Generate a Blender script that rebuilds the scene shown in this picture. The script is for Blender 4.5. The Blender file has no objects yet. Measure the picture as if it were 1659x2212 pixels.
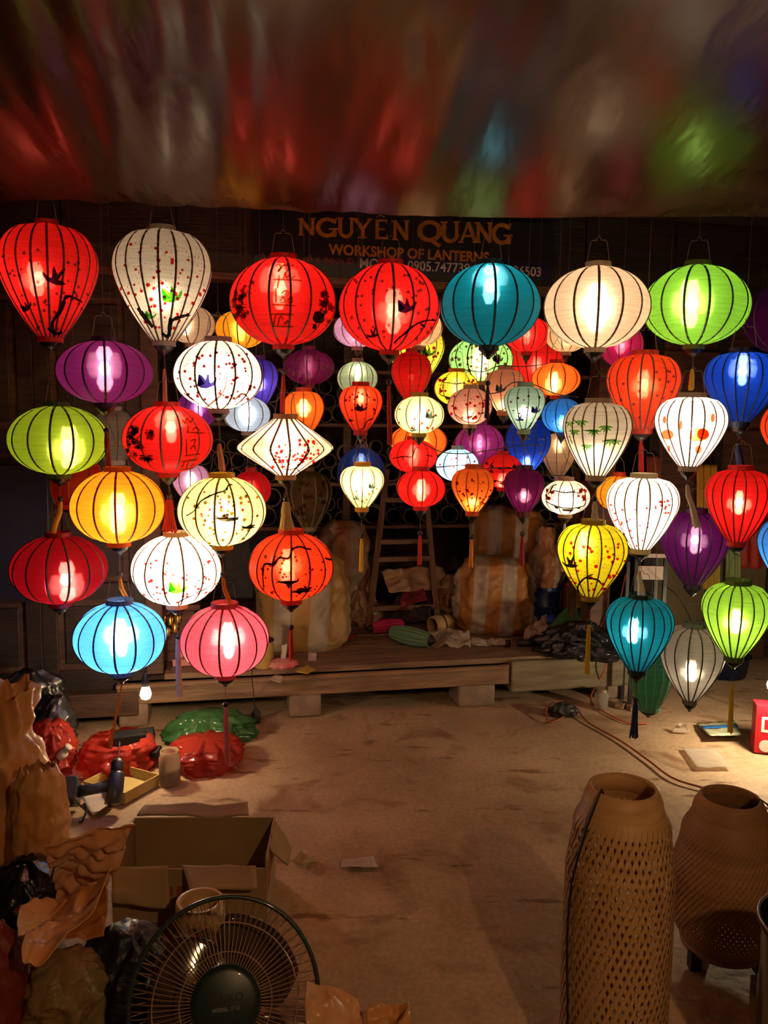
import bpy, bmesh, math, random
from mathutils import Vector, Matrix, noise
R = math.radians
PI = math.pi
SC = bpy.context.scene
COL = SC.collection

# ------------------------------------------------------------------ camera, world, exposure
FPX = 1790.0
CAM = Vector((0, 0, 1.5))
PITCH, ROLL = R(6.6), R(0.7)
_f = Vector((0, math.cos(PITCH), -math.sin(PITCH)))
_r0 = Vector((1, 0, 0))
_u0 = _r0.cross(_f)
CR = _r0 * math.cos(ROLL) + _u0 * math.sin(ROLL)
CU = _u0 * math.cos(ROLL) - _r0 * math.sin(ROLL)
cd = bpy.data.cameras.new('camera')
cd.sensor_fit = 'VERTICAL'
cd.sensor_height = 36.0
cd.lens = 36.0 * FPX / 2212.0
cd.clip_start = 0.05
cam = bpy.data.objects.new('camera', cd)
COL.objects.link(cam)
cam.matrix_world = Matrix(((CR.x, CU.x, -_f.x, CAM.x), (CR.y, CU.y, -_f.y, CAM.y), (CR.z, CU.z, -_f.z, CAM.z), (0, 0, 0, 1)))
SC.camera = cam

wd = bpy.data.worlds.new('night')
SC.world = wd
wd.use_nodes = True
bg = wd.node_tree.nodes['Background']
bg.inputs[0].default_value = (0.35, 0.25, 0.2, 1)
bg.inputs[1].default_value = 0.012

SC.view_settings.view_transform = 'Standard'
SC.view_settings.look = 'None'
SC.view_settings.exposure = 0.0
SC.view_settings.gamma = 1.0
SC.view_settings.use_curve_mapping = False
cy = SC.cycles
cy.use_denoising = True
cy.use_adaptive_sampling = True
cy.adaptive_threshold = 0.05
cy.max_bounces = 5
cy.diffuse_bounces = 2
cy.glossy_bounces = 3
cy.transmission_bounces = 3
cy.transparent_max_bounces = 8
cy.sample_clamp_indirect = 3.0
cy.sample_clamp_direct = 0.0
cy.caustics_reflective = False
cy.caustics_refractive = True
cy.blur_glossy = 1.0
LIGHT = 1.5          # overall level of the lantern bulbs


def ray(x, y):
    return _f + CR * ((x - 829.5) / FPX) - CU * ((y - 1106.0) / FPX)


def P(x, y, d):
    v = ray(x, y)
    return CAM + v * (d / v.y)


def G(x, y, z=0.0):
    v = ray(x, y)
    return CAM + v * ((z - CAM.z) / v.z)


# house front: a vertical plane turned a little, s runs along it, t into the house
FA = R(11.5)
FU = Vector((math.cos(FA), math.sin(FA), 0))
FN = Vector((-math.sin(FA), math.cos(FA), 0))
F0 = Vector((-0.38, 4.02, 0))


def W(s, t, z):
    return F0 + FU * s + FN * t + Vector((0, 0, z))


def FP(x, y, t):
    v = ray(x, y)
    k = (F0 + FN * t - CAM).dot(FN) / v.dot(FN)
    return CAM + v * k


def ST(p):
    q = p - F0
    return q.dot(FU), q.dot(FN), p.z


def pxm(p):              # metres per photo pixel at a point
    return (p - CAM).dot(_f) / FPX


# ------------------------------------------------------------------ mesh helpers
class MB:
    def __init__(self):
        self.v = []
        self.f = []

    def add(self, vs, fs):
        o = len(self.v)
        self.v += [tuple(x) for x in vs]
        self.f += [tuple(i + o for i in f) for f in fs]
        return self

    def box(self, c, size, rot=None, taper=1.0):
        x, y, z = size[0] / 2, size[1] / 2, size[2] / 2
        vs = [Vector((sx * x * (taper if sz > 0 else 1), sy * y * (taper if sz > 0 else 1), sz * z)) for sz in (-1, 1) for sy in (-1, 1) for sx in (-1, 1)]
        if rot is not None:
            vs = [rot @ v for v in vs]
        c = Vector(c)
        return self.add([v + c for v in vs], [(0, 2, 3, 1), (4, 5, 7, 6), (0, 1, 5, 4), (2, 6, 7, 3), (0, 4, 6, 2), (1, 3, 7, 5)])

    def lathe(self, prof, n=16, c=(0, 0, 0), closed=True, rot=None, sq=(1, 1)):
        c = Vector(c)
        vs, fs = [], []
        for r, z in prof:
            for k in range(n):
                a = 2 * PI * k / n
                q = Vector((r * math.cos(a) * sq[0], r * math.sin(a) * sq[1], z))
                if rot is not None:
                    q = rot @ q
                vs.append(q + c)
        for i in range(len(prof) - 1):
            for k in range(n):
                k2 = (k + 1) % n
                fs.append((i * n + k, i * n + k2, (i + 1) * n + k2, (i + 1) * n + k))
        if closed:
            fs.append(tuple(reversed(range(n))))
            b = (len(prof) - 1) * n
            fs.append(tuple(range(b, b + n)))
        return self.add(vs, fs)

    def tube(self, pts, r, n=6, caps=True):
        pts = [Vector(p) for p in pts]
        m = len(pts)
        rs = r if isinstance(r, (list, tuple)) else [r] * m
        vs, fs = [], []
        up = Vector((0, 0, 1))
        prev = None
        for i, p in enumerate(pts):
            t = (pts[min(i + 1, m - 1)] - pts[max(i - 1, 0)])
            t = t.normalized() if t.length > 1e-9 else Vector((0, 0, 1))
            if prev is None:
                a = up if abs(t.dot(up)) < 0.95 else Vector((1, 0, 0))
                prev = t.cross(a).normalized()
            prev = (prev - t * prev.dot(t)).normalized()
            b = t.cross(prev)
            for k in range(n):
                an = 2 * PI * k / n
                vs.append(p + (prev * math.cos(an) + b * math.sin(an)) * rs[i])
        for i in range(m - 1):
            for k in range(n):
                k2 = (k + 1) % n
                fs.append((i * n + k, i * n + k2, (i + 1) * n + k2, (i + 1) * n + k))
        if caps:
            fs.append(tuple(reversed(range(n))))
            fs.append(tuple(range((m - 1) * n, m * n)))
        return self.add(vs, fs)

    def grid(self, fn, nu, nv):
        vs = [fn(i / nu, j / nv) for j in range(nv + 1) for i in range(nu + 1)]
        w = nu + 1
        fs = [(j * w + i, j * w + i + 1, (j + 1) * w + i + 1, (j + 1) * w + i) for j in range(nv) for i in range(nu)]
        return self.add(vs, fs)

    def mesh(self, name, mat, smooth=False):
        me = bpy.data.meshes.new(name)
        me.from_pydata(self.v, [], self.f)
        if smooth:
            me.polygons.foreach_set('use_smooth', [True] * len(me.polygons))
        if mat is not None:
            me.materials.append(mat)
        me.update()
        return me

    def build(self, name, mat, parent=None, smooth=False):
        return link(name, self.mesh(name, mat, smooth), parent)


def link(name, me, parent=None):
    o = bpy.data.objects.new(name, me)
    COL.objects.link(o)
    if parent is not None:
        o.parent = parent
    return o


def empty(name, loc=(0, 0, 0), rz=0.0):
    o = bpy.data.objects.new(name, None)
    o.empty_display_size = 0.05
    COL.objects.link(o)
    o.location = loc
    o.rotation_euler = (0, 0, rz)
    return o


def tag(o, label, cat, group=None):
    o['label'] = label
    o['category'] = cat
    if group:
        o['group'] = group
    return o


def struct(o):
    o['kind'] = 'structure'
    return o


def bevel(o, w=0.004, seg=2):
    m = o.modifiers.new('bevel', 'BEVEL')
    m.width = w
    m.segments = seg
    m.limit_method = 'ANGLE'
    return o


def solid(o, th):
    m = o.modifiers.new('thickness', 'SOLIDIFY')
    m.thickness = th
    m.offset = 0
    return o


# ------------------------------------------------------------------ materials
MATS = {}


def newmat(name):
    m = bpy.data.materials.new(name)
    m.use_nodes = True
    nt = m.node_tree
    nt.nodes.clear()
    out = nt.nodes.new('ShaderNodeOutputMaterial')
    return m, nt, out


def c4(c):
    return (c[0], c[1], c[2], 1.0)


def pm(name, col, rough=0.6, metal=0.0, spec=0.4, var=0.0, scale=8.0, stretch=(1, 1, 1), col2=None, bump=0.0, bscale=40.0, trans=0.0, coat=0.0, emit=None):
    """principled material with noise variation between two colours"""
    if name in MATS:
        return MATS[name]
    m, nt, out = newmat(name)
    b = nt.nodes.new('ShaderNodeBsdfPrincipled')
    b.inputs['Roughness'].default_value = rough
    b.inputs['Metallic'].default_value = metal
    b.inputs['Specular IOR Level'].default_value = spec
    b.inputs['Coat Weight'].default_value = coat
    b.inputs['Base Color'].default_value = c4(col)
    tc = nt.nodes.new('ShaderNodeTexCoord')
    mp = nt.nodes.new('ShaderNodeMapping')
    mp.inputs['Scale'].default_value = stretch
    nt.links.new(tc.outputs['Object'], mp.inputs['Vector'])
    if var > 0 or col2 is not None:
        n = nt.nodes.new('ShaderNodeTexNoise')
        n.inputs['Scale'].default_value = scale
        n.inputs['Detail'].default_value = 5
        nt.links.new(mp.outputs[0], n.inputs['Vector'])
        rp = nt.nodes.new('ShaderNodeValToRGB')
        rp.color_ramp.elements[0].position = 0.33
        rp.color_ramp.elements[1].position = 0.67
        a = col2 if col2 is not None else tuple(x * (1 - var) for x in col)
        rp.color_ramp.elements[0].color = c4(a)
        rp.color_ramp.elements[1].color = c4(col)
        nt.links.new(n.outputs['Fac'], rp.inputs[0])
        nt.links.new(rp.outputs[0], b.inputs['Base Color'])
    if bump > 0:
        n2 = nt.nodes.new('ShaderNodeTexNoise')
        n2.inputs['Scale'].default_value = bscale
        n2.inputs['Detail'].default_value = 6
        nt.links.new(mp.outputs[0], n2.inputs['Vector'])
        bp = nt.nodes.new('ShaderNodeBump')
        bp.inputs['Strength'].default_value = bump
        bp.inputs['Distance'].default_value = 0.01
        nt.links.new(n2.outputs['Fac'], bp.inputs['Height'])
        nt.links.new(bp.outputs[0], b.inputs['Normal'])
    sh = b
    if trans > 0:
        tl = nt.nodes.new('ShaderNodeBsdfTranslucent')
        tl.inputs[0].default_value = c4(col)
        mx = nt.nodes.new('ShaderNodeMixShader')
        mx.inputs[0].default_value = trans
        nt.links.new(b.outputs[0], mx.inputs[1])
        nt.links.new(tl.outputs[0], mx.inputs[2])
        sh = mx
    if emit:
        b.inputs['Emission Color'].default_value = c4(emit[0])
        b.inputs['Emission Strength'].default_value = emit[1]
    nt.links.new(sh.outputs[0], out.inputs[0])
    MATS[name] = m
    return m


def thinplastic(name, col, clear=0.5, rough=0.15, bump=0.3):
    """thin see-through plastic film: tinted transparent, gloss and a milky part"""
    if name in MATS:
        return MATS[name]
    m, nt, out = newmat(name)
    tr = nt.nodes.new('ShaderNodeBsdfTransparent')
    tr.inputs[0].default_value = c4(col)
    b = nt.nodes.new('ShaderNodeBsdfPrincipled')
    b.inputs['Base Color'].default_value = c4(col)
    b.inputs['Roughness'].default_value = rough
    b.inputs['Specular IOR Level'].default_value = 0.8
    n = nt.nodes.new('ShaderNodeTexNoise')
    n.inputs['Scale'].default_value = 35
    n.inputs['Detail'].default_value = 4
    bp = nt.nodes.new('ShaderNodeBump')
    bp.inputs['Strength'].default_value = bump
    bp.inputs['Distance'].default_value = 0.01
    tc = nt.nodes.new('ShaderNodeTexCoord')
    nt.links.new(tc.outputs['Object'], n.inputs['Vector'])
    nt.links.new(n.outputs['Fac'], bp.inputs['Height'])
    nt.links.new(bp.outputs[0], b.inputs['Normal'])
    tl = nt.nodes.new('ShaderNodeBsdfTranslucent')
    tl.inputs[0].default_value = c4(col)
    m1 = nt.nodes.new('ShaderNodeMixShader')
    m1.inputs[0].default_value = 0.35
    nt.links.new(b.outputs[0], m1.inputs[1])
    nt.links.new(tl.outputs[0], m1.inputs[2])
    m2 = nt.nodes.new('ShaderNodeMixShader')
    m2.inputs[0].default_value = clear
    nt.links.new(m1.outputs[0], m2.inputs[1])
    nt.links.new(tr.outputs[0], m2.inputs[2])
    nt.links.new(m2.outputs[0], out.inputs[0])
    MATS[name] = m
    return m


def stripemat(name, ca, cb, freq, trans=0.25, axis=0, plaid=False):
    if name in MATS:
        return MATS[name]
    m, nt, out = newmat(name)
    tc = nt.nodes.new('ShaderNodeTexCoord')
    wv = nt.nodes.new('ShaderNodeTexWave')
    wv.bands_direction = 'XYZ'[axis]
    wv.inputs['Scale'].default_value = freq
    wv.inputs['Distortion'].default_value = 2.2
    wv.inputs['Detail'].default_value = 1.5
    wv.inputs['Detail Scale'].default_value = 0.6
    nt.links.new(tc.outputs['Object'], wv.inputs['Vector'])
    rp = nt.nodes.new('ShaderNodeValToRGB')
    rp.color_ramp.elements[0].position = 0.44
    rp.color_ramp.elements[1].position = 0.56
    rp.color_ramp.elements[0].color = c4(ca)
    rp.color_ramp.elements[1].color = c4(cb)
    nt.links.new(wv.outputs['Fac'], rp.inputs[0])
    b = nt.nodes.new('ShaderNodeBsdfPrincipled')
    b.inputs['Roughness'].default_value = 0.38
    n = nt.nodes.new('ShaderNodeTexNoise')
    n.inputs['Scale'].default_value = 22
    n.inputs['Detail'].default_value = 5
    nt.links.new(tc.outputs['Object'], n.inputs['Vector'])
    bp = nt.nodes.new('ShaderNodeBump')
    bp.inputs['Strength'].default_value = 0.5
    bp.inputs['Distance'].default_value = 0.015
    nt.links.new(n.outputs['Fac'], bp.inputs['Height'])
    nt.links.new(bp.outputs[0], b.inputs['Normal'])
    nt.links.new(rp.outputs[0], b.inputs['Base Color'])
    tl = nt.nodes.new('ShaderNodeBsdfTranslucent')
    nt.links.new(rp.outputs[0], tl.inputs[0])
    mx = nt.nodes.new('ShaderNodeMixShader')
    mx.inputs[0].default_value = trans
    nt.links.new(b.outputs[0], mx.inputs[1])
    nt.links.new(tl.outputs[0], mx.inputs[2])
    nt.links.new(mx.outputs[0], out.inputs[0])
    MATS[name] = m
    return m


def emitmat(name, col, s):
    if name in MATS:
        return MATS[name]
    m, nt, out = newmat(name)
    e = nt.nodes.new('ShaderNodeEmission')
    e.inputs[0].default_value = c4(col)
    e.inputs[1].default_value = s
    nt.links.new(e.outputs[0], out.inputs[0])
    MATS[name] = m
    return m


def inkmat(name, col, body=0.12):
    """paint on cloth: filters the light that comes through, with a little body colour"""
    if name in MATS:
        return MATS[name]
    m, nt, out = newmat(name)
    tr = nt.nodes.new('ShaderNodeBsdfTransparent')
    tr.inputs[0].default_value = c4(col)
    d = nt.nodes.new('ShaderNodeBsdfDiffuse')
    d.inputs[0].default_value = c4(col)
    mx = nt.nodes.new('ShaderNodeMixShader')
    mx.inputs[0].default_value = body
    nt.links.new(tr.outputs[0], mx.inputs[1])
    nt.links.new(d.outputs[0], mx.inputs[2])
    nt.links.new(mx.outputs[0], out.inputs[0])
    MATS[name] = m
    return m


def silkmat(name, col, tr, streak=0.10):
    """thin lantern cloth: scatters light through, lets a little straight through, threads draw cross streaks"""
    if name in MATS:
        return MATS[name]
    m, nt, out = newmat(name)
    L = nt.links
    tc = nt.nodes.new('ShaderNodeTexCoord')
    mp = nt.nodes.new('ShaderNodeMapping')
    mp.inputs['Scale'].default_value = (9, 9, 160)
    L.new(tc.outputs['Object'], mp.inputs['Vector'])
    n = nt.nodes.new('ShaderNodeTexNoise')
    n.inputs['Scale'].default_value = 1.0
    n.inputs['Detail'].default_value = 3
    L.new(mp.outputs[0], n.inputs['Vector'])
    rp = nt.nodes.new('ShaderNodeMapRange')
    rp.inputs['From Min'].default_value = 0.3
    rp.inputs['From Max'].default_value = 0.7
    rp.inputs['To Min'].default_value = 0.82
    rp.inputs['To Max'].default_value = 1.08
    L.new(n.outputs['Fac'], rp.inputs[0])
    vm = nt.nodes.new('ShaderNodeVectorMath')
    vm.operation = 'SCALE'
    vm.inputs[0].default_value = col
    L.new(rp.outputs[0], vm.inputs['Scale'])
    tl = nt.nodes.new('ShaderNodeBsdfTranslucent')
    L.new(vm.outputs[0], tl.inputs[0])
    df = nt.nodes.new('ShaderNodeBsdfPrincipled')
    df.inputs['Roughness'].default_value = 0.45
    df.inputs['Specular IOR Level'].default_value = 0.35
    L.new(vm.outputs[0], df.inputs['Base Color'])
    m1 = nt.nodes.new('ShaderNodeMixShader')
    m1.inputs[0].default_value = 0.28
    L.new(tl.outputs[0], m1.inputs[1])
    L.new(df.outputs[0], m1.inputs[2])
    # broad forward lobe of the cloth
    bl_ = nt.nodes.new('ShaderNodeBsdfRefraction')
    bl_.inputs['Roughness'].default_value = 0.85
    bl_.inputs['IOR'].default_value = 1.45
    L.new(vm.outputs[0], bl_.inputs['Color'])
    m1b = nt.nodes.new('ShaderNodeMixShader')
    m1b.inputs[0].default_value = 0.16 if streak > 0 else 0.0
    L.new(m1.outputs[0], m1b.inputs[1])
    L.new(bl_.outputs[0], m1b.inputs[2])
    last = m1b
    if streak > 0:
        ge = nt.nodes.new('ShaderNodeNewGeometry')
        t = nt.nodes.new('ShaderNodeVectorMath')
        t.operation = 'CROSS_PRODUCT'
        t.inputs[0].default_value = (0, 0, 1)
        L.new(ge.outputs['Normal'], t.inputs[1])
        tn = nt.nodes.new('ShaderNodeVectorMath')
        tn.operation = 'NORMALIZE'
        L.new(t.outputs[0], tn.inputs[0])
        v = nt.nodes.new('ShaderNodeVectorMath')
        v.operation = 'CROSS_PRODUCT'
        L.new(ge.outputs['Normal'], v.inputs[0])
        L.new(tn.outputs[0], v.inputs[1])
        sc = nt.nodes.new('ShaderNodeVectorMath')
        sc.operation = 'SCALE'
        sc.inputs['Scale'].default_value = 9000.0
        L.new(ge.outputs['Position'], sc.inputs[0])
        wn = nt.nodes.new('ShaderNodeTexWhiteNoise')
        L.new(sc.outputs[0], wn.inputs['Vector'])
        sx = nt.nodes.new('ShaderNodeSeparateColor')
        L.new(wn.outputs['Color'], sx.inputs[0])
        wn2 = nt.nodes.new('ShaderNodeTexWhiteNoise')
        sc2 = nt.nodes.new('ShaderNodeVectorMath')
        sc2.operation = 'SCALE'
        sc2.inputs['Scale'].default_value = 7321.0
        L.new(ge.outputs['Position'], sc2.inputs[0])
        L.new(sc2.outputs[0], wn2.inputs['Vector'])
        sx2 = nt.nodes.new('ShaderNodeSeparateColor')
        L.new(wn2.outputs['Color'], sx2.inputs[0])
        bright = tuple(min(1.0, 0.22 + 0.9 * x) for x in col)
        sh = []
        for axis, ch, k in ((v, 0, 4.0), (tn, 1, 2.0)):
            a = nt.nodes.new('ShaderNodeMath')
            a.operation = 'SUBTRACT'
            L.new(sx.outputs[ch], a.inputs[0])
            L.new((sx2 if ch == 0 else sx).outputs[2 if ch == 0 else 2], a.inputs[1])
            b_ = nt.nodes.new('ShaderNodeMath')
            b_.operation = 'MULTIPLY'
            L.new(a.outputs[0], b_.inputs[0])
            b_.inputs[1].default_value = k
            s_ = nt.nodes.new('ShaderNodeVectorMath')
            s_.operation = 'SCALE'
            L.new(axis.outputs[0], s_.inputs[0])
            L.new(b_.outputs[0], s_.inputs['Scale'])
            ad = nt.nodes.new('ShaderNodeVectorMath')
            ad.operation = 'ADD'
            L.new(ge.outputs['Normal'], ad.inputs[0])
            L.new(s_.outputs[0], ad.inputs[1])
            nm = nt.nodes.new('ShaderNodeVectorMath')
            nm.operation = 'NORMALIZE'
            L.new(ad.outputs[0], nm.inputs[0])
            rf = nt.nodes.new('ShaderNodeBsdfRefraction')
            rf.inputs['Color'].default_value = c4(bright)
            rf.inputs['Roughness'].default_value = 0.17
            rf.inputs['IOR'].default_value = 1.3
            L.new(nm.outputs[0], rf.inputs['Normal'])
            sh.append(rf)
        mm = nt.nodes.new('ShaderNodeMixShader')
        mm.inputs[0].default_value = 0.25
        L.new(sh[0].outputs[0], mm.inputs[1])
        L.new(sh[1].outputs[0], mm.inputs[2])
        m3 = nt.nodes.new('ShaderNodeMixShader')
        m3.inputs[0].default_value = streak
        L.new(last.outputs[0], m3.inputs[1])
        L.new(mm.outputs[0], m3.inputs[2])
        last = m3
    tp = nt.nodes.new('ShaderNodeBsdfTransparent')
    tp.inputs[0].default_value = c4(tuple(min(1.0, 0.1 + 0.95 * x) for x in col))
    m4 = nt.nodes.new('ShaderNodeMixShader')
    m4.inputs[0].default_value = tr
    L.new(last.outputs[0], m4.inputs[1])
    L.new(tp.outputs[0], m4.inputs[2])
    L.new(m4.outputs[0], out.inputs[0])
    MATS[name] = m
    return m


def woodmat(name, ca, cb, rough=0.65, stretch=(2, 14, 14), bump=0.35, scale=3.0):
    return pm(name, ca, rough, col2=cb, scale=scale, stretch=stretch, bump=bump, bscale=9.0)


RND = random.Random(7)

# ------------------------------------------------------------------ the setting
def floormat():
    m, nt, out = newmat('packed_earth_floor')
    L = nt.links
    tc = nt.nodes.new('ShaderNodeTexCoord')
    b = nt.nodes.new('ShaderNodeBsdfPrincipled')
    b.inputs['Roughness'].default_value = 0.62
    b.inputs['Specular IOR Level'].default_value = 0.3

    def nz(scale, detail, dist=0.0):
        n = nt.nodes.new('ShaderNodeTexNoise')
        n.inputs['Scale'].default_value = scale
        n.inputs['Detail'].default_value = detail
        n.inputs['Distortion'].default_value = dist
        L.new(tc.outputs['Object'], n.inputs['Vector'])
        return n

    def ramp(src, p0, c0, p1, c1):
        r = nt.nodes.new('ShaderNodeValToRGB')
        r.color_ramp.elements[0].position = p0
        r.color_ramp.elements[1].position = p1
        r.color_ramp.elements[0].color = c4(c0)
        r.color_ramp.elements[1].color = c4(c1)
        L.new(src, r.inputs[0])
        return r
    a = ramp(nz(1.6, 8).outputs['Fac'], 0.35, (0.42, 0.265, 0.16), 0.66, (0.68, 0.475, 0.305))
    st = ramp(nz(3.1, 9, 1.2).outputs['Fac'], 0.56, (1, 1, 1), 0.70, (0.55, 0.45, 0.38))
    fine = ramp(nz(60, 4).outputs['Fac'], 0.3, (0.78, 0.76, 0.74), 0.7, (1, 1, 1))

    def mul(x, y):
        n = nt.nodes.new('ShaderNodeMixRGB')
        n.blend_type = 'MULTIPLY'
        n.inputs[0].default_value = 1
        L.new(x.outputs[0], n.inputs[1])
        L.new(y.outputs[0], n.inputs[2])
        return n
    # worn cracks and scuffs
    mp = nt.nodes.new('ShaderNodeMapping')
    mp.inputs['Scale'].default_value = (1.1, 4.2, 1)
    L.new(tc.outputs['Object'], mp.inputs['Vector'])
    n5 = nt.nodes.new('ShaderNodeTexNoise')
    n5.inputs['Scale'].default_value = 2.4
    n5.inputs['Detail'].default_value = 10
    n5.inputs['Roughness'].default_value = 0.62
    L.new(mp.outputs[0], n5.inputs['Vector'])
    ck = ramp(n5.outputs['Fac'], 0.34, (0.42, 0.33, 0.27), 0.40, (1, 1, 1))
    c = mul(mul(mul(a, st), fine), ck)
    L.new(c.outputs[0], b.inputs['Base Color'])
    bp = nt.nodes.new('ShaderNodeBump')
    bp.inputs['Strength'].default_value = 0.35
    bp.inputs['Distance'].default_value = 0.02
    L.new(nz(14, 8).outputs['Fac'], bp.inputs['Height'])
    L.new(bp.outputs[0], b.inputs['Normal'])
    L.new(b.outputs[0], out.inputs[0])
    return m


def floor_pt(u, v):
    x, y = -3.6 + 7.2 * u, -1.6 + 8.2 * v
    return (x, y, 0.008 * (noise.noise(Vector((x * 1.3, y * 1.3, 0))) - 0.6))


struct(MB().grid(floor_pt, 72, 82).build('floor', floormat(), smooth=True))

DARKWOOD = woodmat('dark_wood', (0.040, 0.023, 0.016), (0.016, 0.010, 0.008), 0.55)
BROWNWOOD = woodmat('brown_wood', (0.11, 0.055, 0.030), (0.05, 0.026, 0.016), 0.6)
REDWOOD = woodmat('reddish_wood', (0.12, 0.042, 0.025), (0.06, 0.022, 0.014), 0.6)
DECKWOOD = woodmat('weathered_deck', (0.30, 0.19, 0.115), (0.13, 0.075, 0.045), 0.75, stretch=(1.2, 10, 10), bump=0.6)
BEAMWOOD = woodmat('rough_beam', (0.36, 0.22, 0.13), (0.17, 0.095, 0.055), 0.8, stretch=(1.2, 9, 9), bump=0.7)
GREENWOOD = woodmat('greenish_beam', (0.25, 0.20, 0.125), (0.15, 0.11, 0.07), 0.8, stretch=(1.2, 9, 9), bump=0.6)
FR = Matrix.Rotation(FA, 3, 'Z')


def fbox(name, mat, s0, s1, t0, t1, z0, z1, parent=None, bev=0.004, tilt=0.0):
    """box laid in the house frame, own origin at its middle"""
    o = MB().box((0, 0, 0), (s1 - s0, t1 - t0, z1 - z0)).build(name, mat, parent)
    o.location = W((s0 + s1) / 2, (t0 + t1) / 2, (z0 + z1) / 2)
    o.rotation_euler = (0, tilt, FA)
    if bev:
        bevel(o, bev)
    return o


def s_at(x, y, t):
    return ST(FP(x, y, t))[0]


def z_at(x, y, t):
    return FP(x, y, t).z


PZ = 0.25
SOFF = 2.52
sL, sR = s_at(318, 1000, 0.05), s_at(1302, 900, 0.05)
zH = z_at(600, 612, 0.05)
zS = z_at(150, 1490, 0.05)

# left timber front: frame-and-panel shutters
wl = struct(empty('wall_left'))
ss = [sL - 0.02 - 0.47 * k for k in range(6)]
for k in range(5):
    a, b_ = ss[k + 1], ss[k]
    fbox('stile', DARKWOOD, a, a + 0.07, 0.02, 0.07, zS, zH, wl)
    fbox('stile', DARKWOOD, b_ - 0.07, b_, 0.02, 0.07, zS, zH, wl)
    for z0, z1 in ((zS, zS + 0.10), (0.62, 0.70), (1.32, 1.42), (zH - 0.10, zH)):
        fbox('rail', DARKWOOD, a + 0.07, b_ - 0.07, 0.02, 0.07, z0, z1, wl)
    for z0, z1 in ((zS + 0.10, 0.62), (0.70, 1.32), (1.42, zH - 0.10)):
        fbox('panel', BROWNWOOD if k < 2 else DARKWOOD, a + 0.07, b_ - 0.07, 0.04, 0.06, z0, z1, wl, 0)
        fbox('panel_moulding', DARKWOOD, a + 0.10, b_ - 0.10, 0.03, 0.045, z0 + 0.03, z1 - 0.03, wl, 0.006)
fbox('sill_beam', BROWNWOOD, ss[5], s_at(300, 1490, 0.0), -0.04, 0.10, zS - 0.115, zS, wl, 0.006)

# posts of the opening
tp = struct(fbox('trim_1', BROWNWOOD, sL - 0.02, sL + 0.06, 0.0, 0.12, PZ, zH, None, 0.005))
tp = struct(fbox('trim_2', REDWOOD, sR - 0.05, sR + 0.06, 0.0, 0.12, PZ, zH + 0.02, None, 0.005))
struct(fbox('trim_3', woodmat('lintel_wood', (0.13, 0.05, 0.03), (0.07, 0.03, 0.02), 0.5), ss[5], 2.6, 0.0, 0.12, zH, zH + 0.035, None, 0.004))
# header above the opening and wall above all
wu = struct(empty('wall_front_upper'))
k = 0
x = ss[5]
while x < 2.6:
    fbox('header_board', DARKWOOD, x, min(x + 0.5, 2.6), 0.03, 0.07, zH + 0.035, SOFF, wu, 0.004)
    x += 0.505
# right timber front, set back a little
TR = 0.45
wr = struct(empty('wall_right'))
s0 = s_at(1392, 1100, TR + 0.05)
x = s0
for k in range(4):
    a, b_ = x, x + 0.42
    fbox('stile', DARKWOOD, a, a + 0.06, TR + 0.02, TR + 0.07, 0.03, zH, wr)
    for z0, z1 in ((0.03, 0.14), (0.72, 0.80), (1.36, 1.44), (1.84, 1.90), (zH - 0.08, zH)):
        fbox('rail', REDWOOD if k < 2 else DARKWOOD, a + 0.06, b_, TR + 0.02, TR + 0.07, z0, z1, wr)
    for z0, z1 in ((0.14, 0.72), (0.80, 1.36), (1.44, 1.84), (1.90, zH - 0.08)):
        fbox('panel', REDWOOD if z0 > 0.75 else pm('olive_board', (0.16, 0.12, 0.06), 0.7, var=0.3, scale=4), a + 0.06, b_, TR + 0.04, TR + 0.06, z0, z1, wr, 0)
    x = b_
# back of the shop room
wb = struct(empty('wall_back'))
x = ss[2]
while x < 2.7:
    fbox('board', DARKWOOD, x, x + 0.245, 1.62, 1.65, 0.0, SOFF, wb, 0.003)
    x += 0.25
struct(fbox('wall_inner_left', DARKWOOD, ss[2], ss[2] + 0.05, 0.12, 1.62, 0.0, SOFF, None, 0))
struct(fbox('wall_inner_right', DARKWOOD, 2.3, 2.35, 0.55, 1.62, 0.0, SOFF, None, 0))
# eave soffit
cl = struct(empty('ceiling'))
x = ss[5] - 0.2
while x < 2.7:
    fbox('soffit_board', DARKWOOD, x, x + 0.295, -1.75, 1.65, SOFF, SOFF + 0.02, cl, 0)
    x += 0.3

# tarpaulin stretched over the front, glossy and wrinkled
TZ = 2.232


def tarp_z(x, y):
    z = TZ + 0.112 * (2.9 - y) + 0.05 * ((x - 0.3) / 2.2) ** 2
    # long folds along the depth, strong on the left, faint on the right
    wl_ = max(0.0, min(1.0, (0.55 - x) / 0.9))
    f1 = noise.noise(Vector(((x + 0.16 * y) * 7, y * 0.55, 3)))
    f2 = noise.noise(Vector(((x + 0.16 * y) * 19, y * 0.8, 9)))
    z += wl_ * (0.013 * (1 - 2 * abs(f1)) + 0.004 * f2)
    z += 0.020 * noise.noise(Vector((x * 1.1, y * 1.1, 1)))
    # gathers by the right edge
    wr_ = max(0.0, min(1.0, (x - 1.05) / 0.5)) * max(0.0, min(1.0, (y - 2.25) / 0.3))
    z += wr_ * 0.006 * math.sin((y - 0.22 * x) * 34 + 3 * noise.noise(Vector((x, y, 5))))
    # knot where it is tied up
    q = math.hypot(x - 0.07, (y - 1.9) * 0.6)
    z += 0.010 * math.exp(-(abs(x - 0.07 - 0.05 * (y - 1.9)) / 0.012) ** 2) * math.exp(-((y - 2.0) / 0.12) ** 2)
    return z


def tarp_pt(u, v):
    x, y = -3.0 + 6.3 * u, -0.6 + 3.66 * v + 0.04 * (u - 0.5)
    return (x, y, tarp_z(x, y))


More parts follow.
